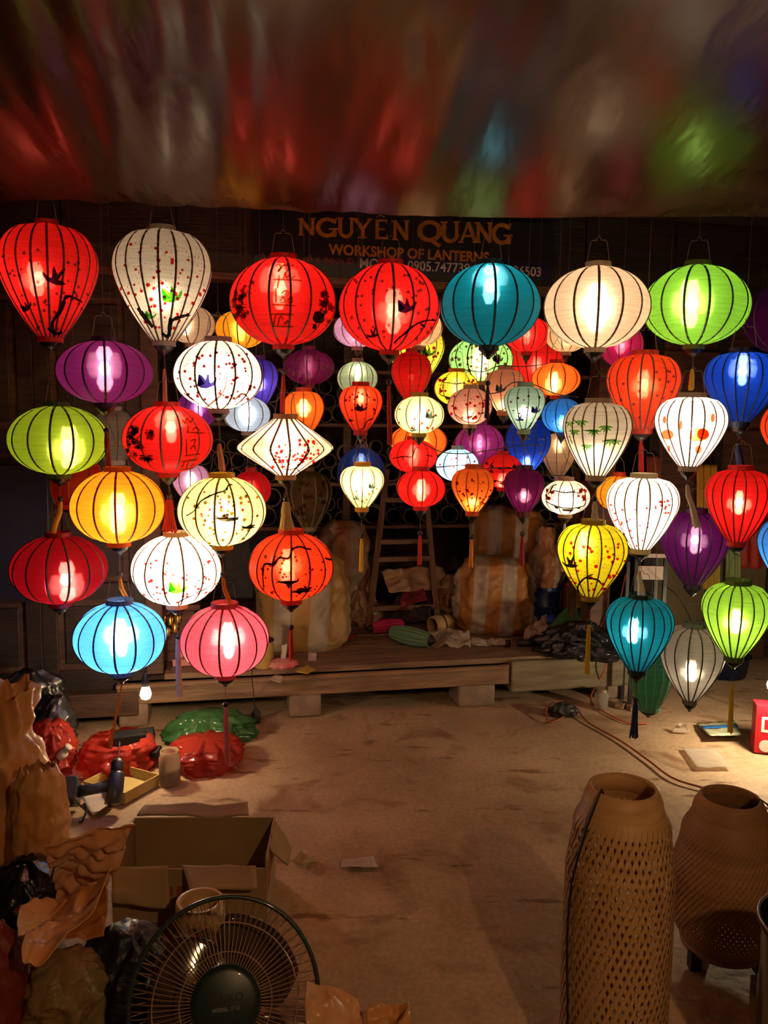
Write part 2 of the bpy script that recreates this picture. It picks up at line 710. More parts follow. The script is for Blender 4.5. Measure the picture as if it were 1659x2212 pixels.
def tarpmat():
    m, nt, out = newmat('glossy_tarpaulin')
    b = nt.nodes.new('ShaderNodeBsdfPrincipled')
    b.inputs['Base Color'].default_value = (0.075, 0.036, 0.022, 1)
    b.inputs['Roughness'].default_value = 0.24
    b.inputs['Specular IOR Level'].default_value = 0.36
    b.inputs['IOR'].default_value = 1.28
    tc = nt.nodes.new('ShaderNodeTexCoord')
    mp = nt.nodes.new('ShaderNodeMapping')
    mp.inputs['Scale'].default_value = (5, 1.2, 1)
    n = nt.nodes.new('ShaderNodeTexNoise')
    n.inputs['Scale'].default_value = 2.5
    n.inputs['Detail'].default_value = 3
    nt.links.new(tc.outputs['Object'], mp.inputs['Vector'])
    nt.links.new(mp.outputs[0], n.inputs['Vector'])
    bp = nt.nodes.new('ShaderNodeBump')
    bp.inputs['Strength'].default_value = 0.25
    bp.inputs['Distance'].default_value = 0.02
    nt.links.new(n.outputs['Fac'], bp.inputs['Height'])
    nt.links.new(bp.outputs[0], b.inputs['Normal'])
    nt.links.new(b.outputs[0], out.inputs[0])
    return m


tarp = MB().grid(tarp_pt, 300, 120).build('tarpaulin', tarpmat(), smooth=True)
tag(tarp, 'dark glossy brown plastic tarpaulin stretched overhead mirroring the lanterns', 'tarpaulin')

# bare bulb under the tarpaulin behind the viewer: it throws the shadows of the bamboo lamps up the floor
kl = tag(empty('hanging_bulb', (0.8, -0.45, 2.12)), 'bare warm bulb hanging under the tarpaulin behind the bamboo lamps', 'bulb')
MB().lathe([(.001, 0), (.02, .006), (.032, .03), (.028, .05), (.014, .075)], 14).build('bulb_glass', emitmat('front_bulb_glow', (1.0, 0.60, 0.27), 1350), kl, True)
MB().lathe([(.014, .072), (.018, .08), (.017, .115), (.005, .13)], 12).build('socket', pm('lamp_socket_black', (0.02, 0.02, 0.022), 0.45), kl, True)
MB().tube([(0, 0, .125), (0, 0, .42)], .0025, 5).build('cord', pm('lamp_socket_black', (0.02, 0.02, 0.022), 0.45), kl)

# wooden platform in front of the shop
pf = tag(empty('wooden_platform', W(0, 0, 0)), 'low weathered plank platform in front of the shop opening', 'platform')


def child_of(o, p):
    o.parent = p
    o.matrix_parent_inverse = Matrix.Translation(-Vector(p.location)) if p.rotation_euler.z == 0 else p.matrix_world.inverted()
    return o


sPL, sPR, sMid = sL + 0.062, s_at(1372, 1440, 0), s_at(1098, 1440, 0)
t = 0.0
k = 0
while t < 1.55:
    w_ = (0.16, 0.21, 0.19, 0.22)[k % 4]
    o = fbox('plank', DECKWOOD, sPL, sPR + (0.02 if k % 2 else 0.0), t, t + w_ - 0.006, PZ - 0.03 - 0.002 * (k % 3), PZ - 0.002 * (k % 3), None, 0.004)
    child_of(o, pf)
    t += w_
    k += 1
o = fbox('front_beam', BEAMWOOD, s_at(252, 1500, -0.02), sMid, -0.03, 0.09, PZ - 0.135, PZ - 0.03, None, 0.008)
child_of(o, pf)
o = fbox('front_beam', GREENWOOD, sMid + 0.004, sPR, -0.045, 0.09, PZ - 0.175, PZ - 0.012, None, 0.008)
child_of(o, pf)
o = fbox('edge_strip', BEAMWOOD, s_at(252, 1500, -0.02), sMid - 0.02, -0.05, 0.02, PZ - 0.05, PZ - 0.03, None, 0.005)
child_of(o, pf)
for i, (x0, x1, y, m_) in enumerate(((258, 322, 1590, 'a'), (625, 693, 1562, 'b'), (988, 1066, 1540, 'c'), (1292, 1352, 1528, 'd'))):
    s0_, s1_ = s_at(x0, y, 0.0), s_at(x1, y, 0.0)
    o = fbox('concrete_block', pm('rough_block', (0.34, 0.24, 0.17), 0.9, var=0.35, scale=14, bump=0.6, bscale=25), s0_, s1_, -0.02, 0.18, 0.0, PZ - 0.135 if i < 3 else PZ - 0.175, None, 0.012)
    tag(o, ('rough block under the platform end behind the red bags', 'rough block under the platform behind the green bag', 'rough block under the platform where its two front beams meet', 'rough block under the greenish beam by the orange cable')[i], 'block')

# ------------------------------------------------------------------ sign banner
sgS0, sgS1 = s_at(548, 520, 0.02), s_at(1192, 560, 0.02)
sgZ0, sgZ1 = z_at(829, 606, 0.02), z_at(829, 462, 0.02)
sign = tag(empty('sign_banner', W((sgS0 + sgS1) / 2, 0.012, sgZ0), FA), 'dark banner with orange and white lettering above the shop opening', 'sign')
MB().box((0, 0, (sgZ1 - sgZ0) / 2), (sgS1 - sgS0, 0.012, sgZ1 - sgZ0)).build('banner_board', pm('banner_dark', (0.012, 0.010, 0.016), 0.4), sign)


def sgpt(x, y):
    q = ST(FP(x, y, 0.0))
    return q[0] - (sgS0 + sgS1) / 2, q[2] - sgZ0


def quad(px):
    return [sgpt(*p) for p in px]


qa = quad([(775, 552), (1188, 562), (1188, 596), (775, 586)])
xs = [p[0] for p in qa]
za, zb = min(qa[2][1], qa[3][1]), max(qa[0][1], qa[1][1])
MB().box(((min(xs) + max(xs)) / 2, -0.0075, (za + zb) / 2), (max(xs) - min(xs), 0.003, zb - za)).build('blue_strip', pm('banner_navy', (0.016, 0.014, 0.055), 0.35), sign)


def text_fit(name, body, mat, x0, x1, ytop, ybot, off=0.0, shear=0.0, depth=0.0006):
    cu = bpy.data.curves.new(name, 'FONT')
    cu.body = body
    cu.offset = off
    cu.shear = shear
    cu.extrude = 0.002
    cu.resolution_u = 3
    to = bpy.data.objects.new(name, cu)
    COL.objects.link(to)
    dg = bpy.context.evaluated_depsgraph_get()
    me = bpy.data.meshes.new_from_object(to.evaluated_get(dg))
    bpy.data.objects.remove(to)
    bpy.data.curves.remove(cu)
    xs_ = [v.co.x for v in me.vertices]
    ys_ = [v.co.y for v in me.vertices]
    (a0, b0), (a1, b1) = sgpt(x0, ytop), sgpt(x1, ytop)
    (_, c0), = (sgpt(x0, ybot),)
    kx = (a1 - a0) / (max(xs_) - min(xs_))
    kz = (b0 - c0) / (max(ys_) - min(ys_))
    for v in me.vertices:
        v.co = ((v.co.x - min(xs_)) * kx + a0, -0.0105 - v.co.z * 0.4, (v.co.y - min(ys_)) * kz + c0)
    me.materials.clear()
    me.materials.append(mat)
    me.name = name
    return link(name, me, sign)


ORANGE = pm('sign_orange', (0.72, 0.24, 0.03), 0.5, var=0.35, scale=30)
WHITE_P = pm('sign_white', (0.62, 0.56, 0.56), 0.5)
REDP = pm('sign_dull_red', (0.22, 0.03, 0.03), 0.6)


def arc(cx, cy, r0x, r0y, r1x, r1y, a0, a1, n=14):
    out = []
    for i in range(n):
        t0, t1 = R(a0 + (a1 - a0) * i / n), R(a0 + (a1 - a0) * (i + 1) / n)
        out.append([(cx + r0x * math.cos(t0), cy + r0y * math.sin(t0)), (cx + r1x * math.cos(t0), cy + r1y * math.sin(t0)),
                    (cx + r1x * math.cos(t1), cy + r1y * math.sin(t1)), (cx + r0x * math.cos(t1), cy + r0y * math.sin(t1))])
    return out


def bar(x0, y0, x1, y1, w):
    L_ = math.hypot(x1 - x0, y1 - y0)
    nx, ny = -(y1 - y0) / L_ * w / 2, (x1 - x0) / L_ * w / 2
    return [[(x0 + nx, y0 + ny), (x0 - nx, y0 - ny), (x1 - nx, y1 - ny), (x1 + nx, y1 + ny)]]


def serif(x, y, w=0.3, h=0.07):
    return [[(x - w / 2, y - h / 2), (x + w / 2, y - h / 2), (x + w / 2, y + h / 2), (x - w / 2, y + h / 2)]]


def glyph(ch):
    S = 0.2
    if ch == 'N':
        return bar(.18, 0, .18, 1, .16) + bar(.82, 0, .82, 1, .16) + bar(.16, .97, .84, .03, .2) + serif(.15, .97) + serif(.82, .97) + serif(.18, .03)
    if ch == 'G':
        return arc(.5, .5, .30, .33, .50, .52, 40, 335) + bar(.82, .02, .82, .42, .17) + serif(.78, .42, .42, .09) + bar(.9, .98, .82, .7, .08)
    if ch == 'U':
        return bar(.2, .38, .2, 1, .2) + bar(.8, .38, .8, 1, .15) + arc(.5, .38, .22, .24, .40, .42, 180, 360) + serif(.2, .97, .34) + serif(.8, .97, .3)
    if ch == 'Y':
        return bar(.12, 1, .5, .45, .19) + bar(.88, 1, .5, .45, .14) + bar(.5, 0, .5, .5, .19) + serif(.14, .97, .3) + serif(.86, .97, .28) + serif(.5, .03, .4)
    if ch == 'E':
        return bar(.25, 0, .25, 1, .2) + serif(.5, .95, .7, .11) + serif(.45, .5, .5, .1) + serif(.5, .05, .74, .11) + bar(.84, .05, .84, .25, .07) + bar(.82, .8, .82, .97, .06) + bar(.2, 1.12, .45, 1.24, .06) + bar(.45, 1.24, .7, 1.12, .06) + bar(.25, 1.30, .45, 1.36, .05) + bar(.45, 1.36, .7, 1.30, .05)
    if ch == 'Q':
        return arc(.5, .5, .30, .33, .52, .52, 0, 360, 20) + bar(.5, .12, .92, -.22, .17)
    if ch == 'A':
        return bar(.1, 0, .5, 1, .13) + bar(.9, 0, .5, 1, .2) + serif(.5, .33, .5, .1) + serif(.1, .03, .28) + serif(.88, .03, .3)
    return []


def title(word, spans, name):
    for ch, (x0, x1, yt, yb) in zip(word, spans):
        vs, fs = [], []
        for pl in glyph(ch):
            o_ = len(vs)
            for u, v in pl:
                a, z = sgpt(x0 + (x1 - x0) * u, yb + (yt - yb) * v)
                vs.append((a, -0.0095 + 0.00012 * (o_ % 7), z))
            fs.append(tuple(range(o_, o_ + len(pl))))
        o = MB().add(vs, fs).build(name, ORANGE, sign)
        solid(o, 0.002)


title('NGUYEN', [(643, 683, 471, 508), (682, 732, 470, 512), (727, 768, 470, 513), (762, 806, 472, 514), (806, 842, 474, 516), (846, 886, 476, 518)], 'title_letter')
title('QUANG', [(902, 955, 476, 522), (950, 996, 478, 523), (992, 1032, 480, 524), (1026, 1066, 480, 524), (1062, 1108, 482, 528)], 'title_letter')
text_fit('workshop_lettering', 'WORKSHOP OF LANTERNS', ORANGE, 710, 1057, 526, 550, off=0.03)
text_fit('phone_lettering', 'MOBILE: 0905.747738 * 0905.636503', WHITE_P, 778, 1170, 556, 579, off=0.012)
text_fit('address_lettering', 'Add:', REDP, 560, 605, 545, 564, off=0.01)
text_fit('address_lettering', 'số 6 Bạch Đ', REDP, 655, 764, 548, 569, off=0.01)

# ------------------------------------------------------------------ lanterns
WARM = (1.0, 0.70, 0.38)
NEUT = (1.0, 0.82, 0.60)
COOL = (0.80, 0.90, 1.0)
BLK = pm('black_lacquer', (0.012, 0.009, 0.008), 0.38, spec=0.35)
WIRE = pm('hanger_wire', (0.22, 0.16, 0.12), 0.45, metal=0.7)
CORDM = pm('cord_dark', (0.10, 0.06, 0.045), 0.7)
SOCK = pm('lamp_socket_black', (0.02, 0.02, 0.022), 0.45)

CLOTH = {
    'red': (0.95, 0.020, 0.022), 'deepred': (0.60, 0.008, 0.02), 'redorange': (0.98, 0.075, 0.022), 'orange': (1.0, 0.22, 0.03),
    'amber': (1.0, 0.44, 0.025), 'yellow': (1.0, 0.80, 0.07), 'paleyellow': (1.0, 0.92, 0.36), 'lemon': (1.0, 0.86, 0.02),
    'cream': (1.0, 0.74, 0.52), 'ivory': (0.95, 0.86, 0.68), 'white': (1.0, 0.96, 0.90), 'green': (0.36, 0.86, 0.08),
    'lime': (0.50, 0.93, 0.10), 'olive': (0.38, 0.62, 0.04), 'mint': (0.50, 0.80, 0.66), 'softgreen': (0.35, 0.82, 0.25),
    'teal': (0.010, 0.31, 0.33), 'blue': (0.015, 0.10, 0.72), 'sky': (0.10, 0.42, 0.92), 'azure': (0.05, 0.34, 0.85),
    'paleblue': (0.55, 0.85, 0.95), 'navy': (0.02, 0.05, 0.22), 'violet': (0.16, 0.08, 0.62), 'purple': (0.36, 0.028, 0.25),
    'darkpurple': (0.19, 0.012, 0.20), 'plum': (0.25, 0.01, 0.13), 'magenta': (0.70, 0.02, 0.22), 'lavender': (0.70, 0.36, 0.66),
    'pink': (0.98, 0.17, 0.34), 'peach': (0.92, 0.46, 0.33), 'beige': (0.70, 0.48, 0.32), 'grey': (0.52, 0.48, 0.42),
    'greywhite': (0.62, 0.68, 0.70), 'seagreen': (0.10, 0.34, 0.22), 'dimolive': (0.15, 0.11, 0.045),
}
TASS = {'red': (0.55, 0.03, 0.02), 'yellow': (0.85, 0.55, 0.04), 'gold': (0.75, 0.42, 0.05), 'orange': (0.9, 0.30, 0.03), 'pink': (0.85, 0.2, 0.24),
        'white': (0.8, 0.7, 0.62), 'navy': (0.015, 0.02, 0.09), 'darkred': (0.25, 0.01, 0.015), 'salmon': (0.85, 0.33, 0.2), 'blue': (0.03, 0.08, 0.2), 'straw': (0.75, 0.5, 0.24)}
INKS = {'red': (0.75, 0.03, 0.02), 'dkred': (0.30, 0.02, 0.02), 'navy': (0.03, 0.02, 0.16), 'black': (0.02, 0.014, 0.012), 'green': (0.10, 0.42, 0.02),
        'dkgreen': (0.05, 0.14, 0.03), 'gold': (0.30, 0.17, 0.02), 'grey': (0.35, 0.33, 0.33), 'pale': (0.9, 0.7, 0.55), 'slate': (0.08, 0.13, 0.2),
        'poppy': (0.85, 0.10, 0.03), 'brown': (0.25, 0.09, 0.04)}


def profile(shape, Rm, rt, rb, h, vm):
    if shape == 'globe':
        # ellipse cut by the two rings, joined at the widest line
        def fn(v):
            if v >= vm:
                q = (v - vm) / (1 - vm)
                e = math.sqrt(1 - (rt / Rm) ** 2)
            else:
                q = (vm - v) / vm
                e = math.sqrt(1 - (rb / Rm) ** 2)
            return Rm * math.sqrt(max(0, 1 - (q * e) ** 2))
    elif shape == 'drop':
        def fn(v):
            if v >= vm:
                q = (v - vm) / (1 - vm)
                return rt + (Rm - rt) * math.sqrt(max(0, 1 - q ** 2.1))
            q = (vm - v) / vm
            return rb + (Rm - rb) * (1 - q ** 1.55)
    elif shape == 'diamond':
        def fn(v):
            q = (v - vm) / (1 - vm) if v >= vm else (vm - v) / vm
            r_ = rt if v >= vm else rb
            q2 = math.sqrt(q * q + 0.02) - math.sqrt(0.02)
            q2 /= math.sqrt(1.02) - math.sqrt(0.02)
            return r_ + (Rm - r_) * (1 - q2) ** 1.08
    else:
        raise ValueError(shape)
    return fn


BIRD = [(-1.0, -0.28), (-0.75, -0.35), (-0.5, -0.2), (-0.25, -0.1), (-0.55, 0.35), (-0.85, 0.85), (-0.6, 0.75), (-0.35, 0.5), (-0.2, 0.28), (-0.05, 0.6),
        (0.05, 0.95), (0.2, 0.7), (0.22, 0.3), (0.3, 0.0), (0.55, 0.05), (0.75, 0.3), (1.0, 0.45), (0.92, 0.1), (0.7, -0.25), (0.3, -0.42), (-0.1, -0.55), (-0.6, -0.5)]


CF = {'purple': .34, 'darkpurple': .36, 'plum': .42, 'teal': .40, 'blue': .42, 'violet': .6, 'green': .5, 'lime': .6, 'olive': .58, 'cream': .62, 'red': .7, 'redorange': .72,
      'deepred': .52, 'azure': .65, 'ivory': .75, 'white': 2.0, 'paleyellow': 1.3, 'sky': 1.0, 'grey': .6, 'lemon': .8, 'amber': .8, 'navy': .5, 'magenta': .7, 'pink': .8, 'orange': .85}


class Lantern:
    """one hanging lantern; px numbers give direction only, depth d comes with it"""

    def __init__(s, cx, y0, y1, w, shape, col, d, n=14, vm=0.5, bright=1.0, bulb=WARM, tr=0.05, streak=0.08, bw=0.5, bu=0.0, rt=0.26, rb=0.21, ribcol=None, ringcol=None, rin=None):
        s.cx, s.y0, s.y1, s.w, s.d = cx, y0, y1, w, d
        top, bot = P(cx, y0, d), P(cx, y1, d)
        s.base = Vector((bot.x, bot.y, bot.z))
        s.base.x = (top.x + bot.x) / 2
        s.H = top.z - bot.z
        s.pm = pxm(P(cx, (y0 + y1) / 2, d))
        s.R = w * s.pm / 2
        s.rh = min(0.085 * s.H, 0.016)
        s.h = s.H - 2 * s.rh
        s.rt, s.rb = rt * s.R, rb * s.R
        s.fn = profile(shape, s.R, s.rt, s.rb, s.h, vm)
        s.n = n
        rr = random.Random(int(cx * 7 + y0 * 13))
        s.rr = rr
        s.phase = rr.random() * 2 * PI / n
        to = CAM - s.base
        s.rz = math.atan2(to.y, to.x) + PI / 2       # local -Y looks at the camera
        root = empty('lantern', s.base, s.rz)
        s.root = root
        c = CLOTH[col]
        if col in ('white', 'paleyellow', 'ivory'):
            tr = max(tr, 0.08)
        tr = min(0.2, tr * 1.45)
        # cloth, one gore between every two ribs
        mb = MB()
        nv = 22
        dth = 2 * PI / n
        for g in range(n):
            a0, a1 = s.phase + g * dth, s.phase + (g + 1) * dth
            vs, fs = [], []
            for j in range(nv + 1):
                v = j / nv
                r = s.fn(v)
                # cloth pulls in a little between the ribs
                for q in (0, 0.5, 1):
                    a = a0 + (a1 - a0) * q
                    r2 = r if q != 0.5 else r * math.cos(dth / 2) * (1 - 0.004)
                    vs.append((r2 * math.cos(a), r2 * math.sin(a), s.rh + v * s.h))
            for j in range(nv):
                for q in (0, 1):
                    i = j * 3 + q
                    fs.append((i, i + 1, i + 4, i + 3))
            mb.add(vs, fs)
        mb.build('shade', silkmat('cloth_%s_%d_%d' % (col, int(tr * 1000), int(streak * 1000)), c, tr, streak), root, smooth=True)
        # ribs
        if ribcol is None:
            ribcol = tuple(0.035 + 0.10 * x for x in c)
        rm = pm('rib_%d_%d_%d' % tuple(int(x * 1000) for x in ribcol), ribcol, 0.6)
        rw = max(0.0020, min(0.0042, s.R * 0.0235))
        rib = MB()
        vs, fs = [], []
        m = 15
        for j in range(m + 1):
            v = j / m
            r = s.fn(v)
            z = s.rh + v * s.h
            vs += [(r - 0.001, -rw, z), (r - 0.001, rw, z), (r + 0.0025, 0, z)]
        for j in range(m):
            for k in range(3):
                k2 = (k + 1) % 3
                fs.append((j * 3 + k, j * 3 + k2, j * 3 + 3 + k2, j * 3 + 3 + k))
        rib.add(vs, fs)
        rme = rib.mesh('rib', rm)
        for g in range(n):
            o = link('rib', rme, root)
            o.rotation_euler = (0, 0, s.phase + g * dth)
        # rings
        if ringcol is None:
            ringcol = tuple(0.85 * x + 0.02 for x in c)
        gm = pm('ring_%d_%d_%d' % tuple(int(x * 1000) for x in ringcol), ringcol, 0.5, trans=0.3)
        t = 0.0025
        k = 20
        MB().lathe([(s.rt - t, s.H - s.rh), (s.rt + t, s.H - s.rh - 0.004), (s.rt + t, s.H), (s.rt - t, s.H), (s.rt - t, s.H - s.rh)], k, closed=False).build('top_ring', gm, root)
        MB().lathe([(s.rb - t, s.rh), (s.rb - t, 0), (s.rb + t, 0), (s.rb + t, s.rh + 0.004), (s.rb - t, s.rh)], k, closed=False).build('bottom_ring', gm, root)
        # turned wooden finial under the ring
        f = s.rb * 0.98
        s.fh = min(0.032, 0.18 * s.H)
        q = s.fh
        MB().lathe([(f * .9, 0.004), (f * .95, -q * .08), (f * .78, -q * .25), (f * .80, -q * .33), (f * .5, -q * .62), (f * .28, -q * .8), (f * .22, -q * .88), (f * .2, -q), (0.001, -q)], 14).build('finial', BLK, root, smooth=True)
        s.bottom = Vector((s.base.x, s.base.y, s.base.z - q))
        # bulb on its socket
        if bright > 0:
            rbm = 0.022 * max(0.62, min(1.15, s.R / 0.17))
            I = bright * CF.get(col, 1.0) * LIGHT * s.R * s.R / (0.62 * rbm * rbm)
            bm = emitmat('bulb_%d_%d_%d' % (int(I * 10), int(bulb[1] * 100), int(bulb[2] * 100)), bulb, I)
            bz = s.rh + bw * s.h
            bx = bu * s.R * 0.6
            bo = MB().lathe([(0.001, bz - rbm), (rbm * .6, bz - rbm * .8), (rbm, bz), (rbm * .5, bz + rbm * 1.15)], 8, c=(bx, 0, 0)).build('bulb', bm, root, smooth=True)
            bo.parent = MB().lathe([(rbm * .55, bz + rbm * 1.15), (rbm * .6, bz + rbm * 2.1), (rbm * .3, bz + rbm * 2.5)], 8, c=(bx, 0, 0)).build('lamp_socket', SOCK, root)
            MB().tube([(bx, 0, bz + rbm * 2.4), (bx * .5, 0, (bz + s.H) / 2), (s.rt * .5, 0, s.H)], 0.0015, 5).build('lamp_wire', SOCK, root)

    # point on the cloth seen at photo pixel x, y
    def surf(s, x, y, off=0.0022):
        z = s.H * (1 - (y - s.y0) / (s.y1 - s.y0))
        v = min(1, max(0, (z - s.rh) / s.h))
        r = s.fn(v)
        u = max(-0.985, min(0.985, (x - s.cx) * s.pm / r))
        a = math.asin(u) - PI / 2
        dth = 2 * PI / s.n
        loc = ((a - s.phase) % dth) - dth / 2
        r2 = r * math.cos(dth / 2) / math.cos(loc)
        e = 1e-3
        sl = (s.fn(min(1, v + e)) - s.fn(max(0, v - e))) / (2 * e * s.h)
        nz = -sl / math.sqrt(1 + sl * sl)
        nr = 1 / math.sqrt(1 + sl * sl)
        return ((r2 + off * nr) * math.cos(a), (r2 + off * nr) * math.sin(a), z + off * nz)

    def polys(s, name, ink, plist, cuts=2, off=0.0022):
        bm = bmesh.new()
        for pl in plist:
            vs = [bm.verts.new((x, y, 0)) for x, y in pl]
            try:
                bm.faces.new(vs)
            except ValueError:
                pass
        bmesh.ops.triangulate(bm, faces=bm.faces[:])
        if cuts:
            bmesh.ops.subdivide_edges(bm, edges=bm.edges[:], cuts=cuts, use_grid_fill=True)
        for v in bm.verts:
            v.co = s.surf(v.co.x, v.co.y, off)
        me = bpy.data.meshes.new(name)
        bm.to_mesh(me)
        bm.free()
        me.materials.append(inkmat('ink_' + ink, INKS[ink], 0.15))
        o = link(name, me, s.root)
        if len(plist) > 2:
            o['kind'] = 'stuff'      # strokes and petals too small to pick apart
        return o

    def strokes(s, name, ink, lines, width):
        pl = []
        for raw in lines:
            ln = []
            for i in range(len(raw) - 1):
                p0, p1, p2, p3 = [Vector(raw[max(0, min(len(raw) - 1, i + e))]) for e in (-1, 0, 1, 2)]
                for k in range(4):
                    t = k / 4
                    q = 0.5 * ((2 * p1) + (p2 - p0) * t + (2 * p0 - 5 * p1 + 4 * p2 - p3) * t * t + (3 * p1 - p0 - 3 * p2 + p3) * t ** 3)
                    ln.append((q.x, q.y))
            ln.append(tuple(raw[-1]))
            for i in range(len(ln) - 1):
                tq = (i + .5) / (len(ln) - 1)
                w = width * (0.45 + 0.55 * math.sin(PI * min(1, 0.12 + tq * 0.8)) + 0.2 * s.rr.uniform(-1, 1))
                (x0, y0), (x1, y1) = ln[i], ln[i + 1]
                L = math.hypot(x1 - x0, y1 - y0) or 1
                k = max(1, int(L / 5))
                nx, ny = -(y1 - y0) / L * w / 2, (x1 - x0) / L * w / 2
                for j in range(k):
                    a, b = j / k, (j + 1) / k + (0.08 if j == k - 1 else 0)
                    ax, ay, bx, by = x0 + (x1 - x0) * a, y0 + (y1 - y0) * a, x0 + (x1 - x0) * b, y0 + (y1 - y0) * b
                    pl.append([(ax + nx, ay + ny), (bx + nx, by + ny), (bx - nx, by - ny), (ax - nx, ay - ny)])
        return s.polys(name, ink, pl, 0, 0.0026)

    def bird(s, x, y, size, ink, flip=1, rot=0.0):
        ca, sa = math.cos(rot), math.sin(rot)
        pl = []
        for px, py in BIRD:
            px *= flip
            pl.append((x + size * (px * ca - py * sa), y - size * (px * sa + py * ca)))
        return s.polys('painted_bird', ink, [pl], 2)

    def blossoms(s, ink, n, x0, y0, x1, y1, size=4.5, dots=None):
        pl = []
        rr = s.rr
        half = s.w / 2
        for i in range(n):
            # sprays: pick a stem line and walk down it
            x, y = rr.uniform(x0, x1), rr.uniform(y0, y1)
            if abs(x - s.cx) > half * 0.93:
                continue
            sz = size * rr.uniform(0.7, 1.25)
            a0 = rr.random() * 6
            pl.append([(x + sz * .45 * math.cos(t * PI / 3), y + sz * .45 * math.sin(t * PI / 3)) for t in range(6)])
            for k in range(5):
                a = a0 + k * 2 * PI / 5
                cx, cy = x + math.cos(a) * sz * .55, y + math.sin(a) * sz * .55
                pl.append([(cx + sz * .40 * math.cos(t * PI / 2.5 + a), cy + sz * .40 * math.sin(t * PI / 2.5 + a)) for t in range(5)])
        for i in range(dots if dots is not None else n * 2):
            x, y = rr.uniform(x0, x1), rr.uniform(y0, y1)
            if abs(x - s.cx) > half * 0.93:
                continue
            sz = size * rr.uniform(0.2, 0.38)
            pl.append([(x + sz, y), (x, y + sz), (x - sz, y), (x, y - sz)])
        if pl:
            return s.polys('painted_blossom_spray', ink, pl, 0)

    def tassel(s, yb, y0, y1, col, dx=0, width=9, flare=1.0, x=None):
        """cord, bead and tassel below the finial; pixel rows at the lantern's depth"""
        zt = lambda y: P(s.cx, y, s.d).z - s.base.z
        z0, z1 = zt(y0), zt(y1)
        dxm = dx * s.pm
        sx = 0.0
        cord = MB().tube([(0, 0, -s.fh), (sx, -0.004, z0)], 0.0011, 5).build('tassel_cord', CORDM, s.root)
        sub = [cord]
        if yb:
            rb_ = 6.5 * s.pm
            zb = zt(yb)
            bd = MB().lathe([(0.001, -rb_), (rb_ * .7, -rb_ * .7), (rb_, 0), (rb_ * .7, rb_ * .7), (0.001, rb_)], 10, c=(0, -0.004, zb)).build('bead', BLK, s.root, smooth=True)
            sub.append(bd)
        mat = pm('tassel_' + col, TASS[col], 0.75, var=0.35, scale=60, stretch=(6, 6, 0.4))
        mb = MB()
        hw = width * s.pm / 2
        k = 16
        for i in range(k):
            a = 2 * PI * i / k
            r0, r1 = hw * .45, hw * (0.85 + 0.3 * s.rr.random()) * flare
            zz = z1 + s.rr.uniform(0, 0.012)
            mb.tube([(r0 * math.cos(a) + sx, r0 * math.sin(a) - 0.004, z0), (hw * .8 * math.cos(a) + dxm * .12 + sx, hw * .8 * math.sin(a) - 0.004, z0 + (zz - z0) * .25),
                     (hw * .85 * math.cos(a) + dxm * .5 + sx, hw * .85 * math.sin(a) - 0.004, (z0 + zz) / 2), (r1 * math.cos(a) + dxm + sx, r1 * math.sin(a) - 0.004, zz)], hw * .26, 4)
        mb.lathe([(hw * .6, z0 - 0.006), (hw * .7, z0 + 0.002), (hw * .3, z0 + 0.006)], 8, c=(sx, -0.004, 0))
        t = mb.build('tassel', mat, s.root)
        for o in sub:
            o.parent = t
        return t

    def hang(s, target, bail=None):
        """wire bail on the ring and a cord up to a point in the world"""
        if bail is None:
            bail = min(0.075, 0.42 * s.H)
        r = s.rt * 0.92
        zt = s.H + bail
        w2 = r * 0.72
        pts = [(-r, 0, s.H - 0.006), (-w2, 0, zt - 0.008), (-w2 + 0.006, 0, zt), (-0.006, 0, zt), (-0.007, 0, zt + 0.007), (0, 0, zt + 0.013), (0.007, 0, zt + 0.007), (0.006, 0, zt), (w2 - 0.006, 0, zt), (w2, 0, zt - 0.008), (r, 0, s.H - 0.006)]
        MB().tube(pts, 0.0011, 5).build('wire_bail', WIRE, s.root)
        inv = Matrix.Rotation(-s.rz, 4, 'Z')
        q = inv @ (Vector(target) - s.base)
        if q.z > zt + 0.01:
            MB().tube([(0, 0, zt + 0.01), q], 0.0010, 4).build('hanging_cord', CORDM, s.root)


LAN = {}
PEND = []


def lan(key, label, group=None, hang=None, **k):
    L = Lantern(**k)
    tag(L.root, label, 'lantern', group)
    LAN[key] = L
    PEND.append((L, hang))
    return L


# --- front curtain, top row
L = lan('bigred', 'large red balloon lantern with blue bird and grey blossoms', cx=105, y0=476, y1=740, w=207, shape='drop', col='red', d=3.12, n=20, vm=0.66, bright=0.75, tr=0.05, bw=0.52, bu=-0.3, rt=0.22, rb=0.25)
L.bird(118, 612, 25, 'navy', -1)
L.bird(62, 670, 12, 'navy', 1, 0.6)
L.blossoms('grey', 46, 20, 555, 190, 715, 4)
L.strokes('painted_branch', 'black', [[(112, 728), (110, 700), (128, 672), (140, 645), (170, 652)], [(100, 712), (118, 722), (128, 716)]], 7)
L = lan('bigcream', 'large cream balloon lantern with green bird and red blossom sprays', cx=352, y0=489, y1=748, w=209, shape='drop', col='ivory', d=3.15, n=18, vm=0.66, bright=0.55, bulb=NEUT, tr=0.02, streak=0.05, bw=0.42, rt=0.27, rb=0.23, ribcol=(0.10, 0.06, 0.04), ringcol=(0.55, 0.48, 0.46))
L.bird(371, 648, 22, 'green', 1, 0.2)
L.bird(326, 688, 12, 'green', 1)
L.blossoms('red', 60, 265, 540, 440, 720, 4)
L.strokes('painted_branch', 'black', [[(348, 722), (362, 728), (366, 700), (380, 690), (405, 680)], [(300, 672), (330, 710)], [(366, 690), (366, 705)]], 8)
L.tassel(None, 800, 880, 'salmon', width=9)
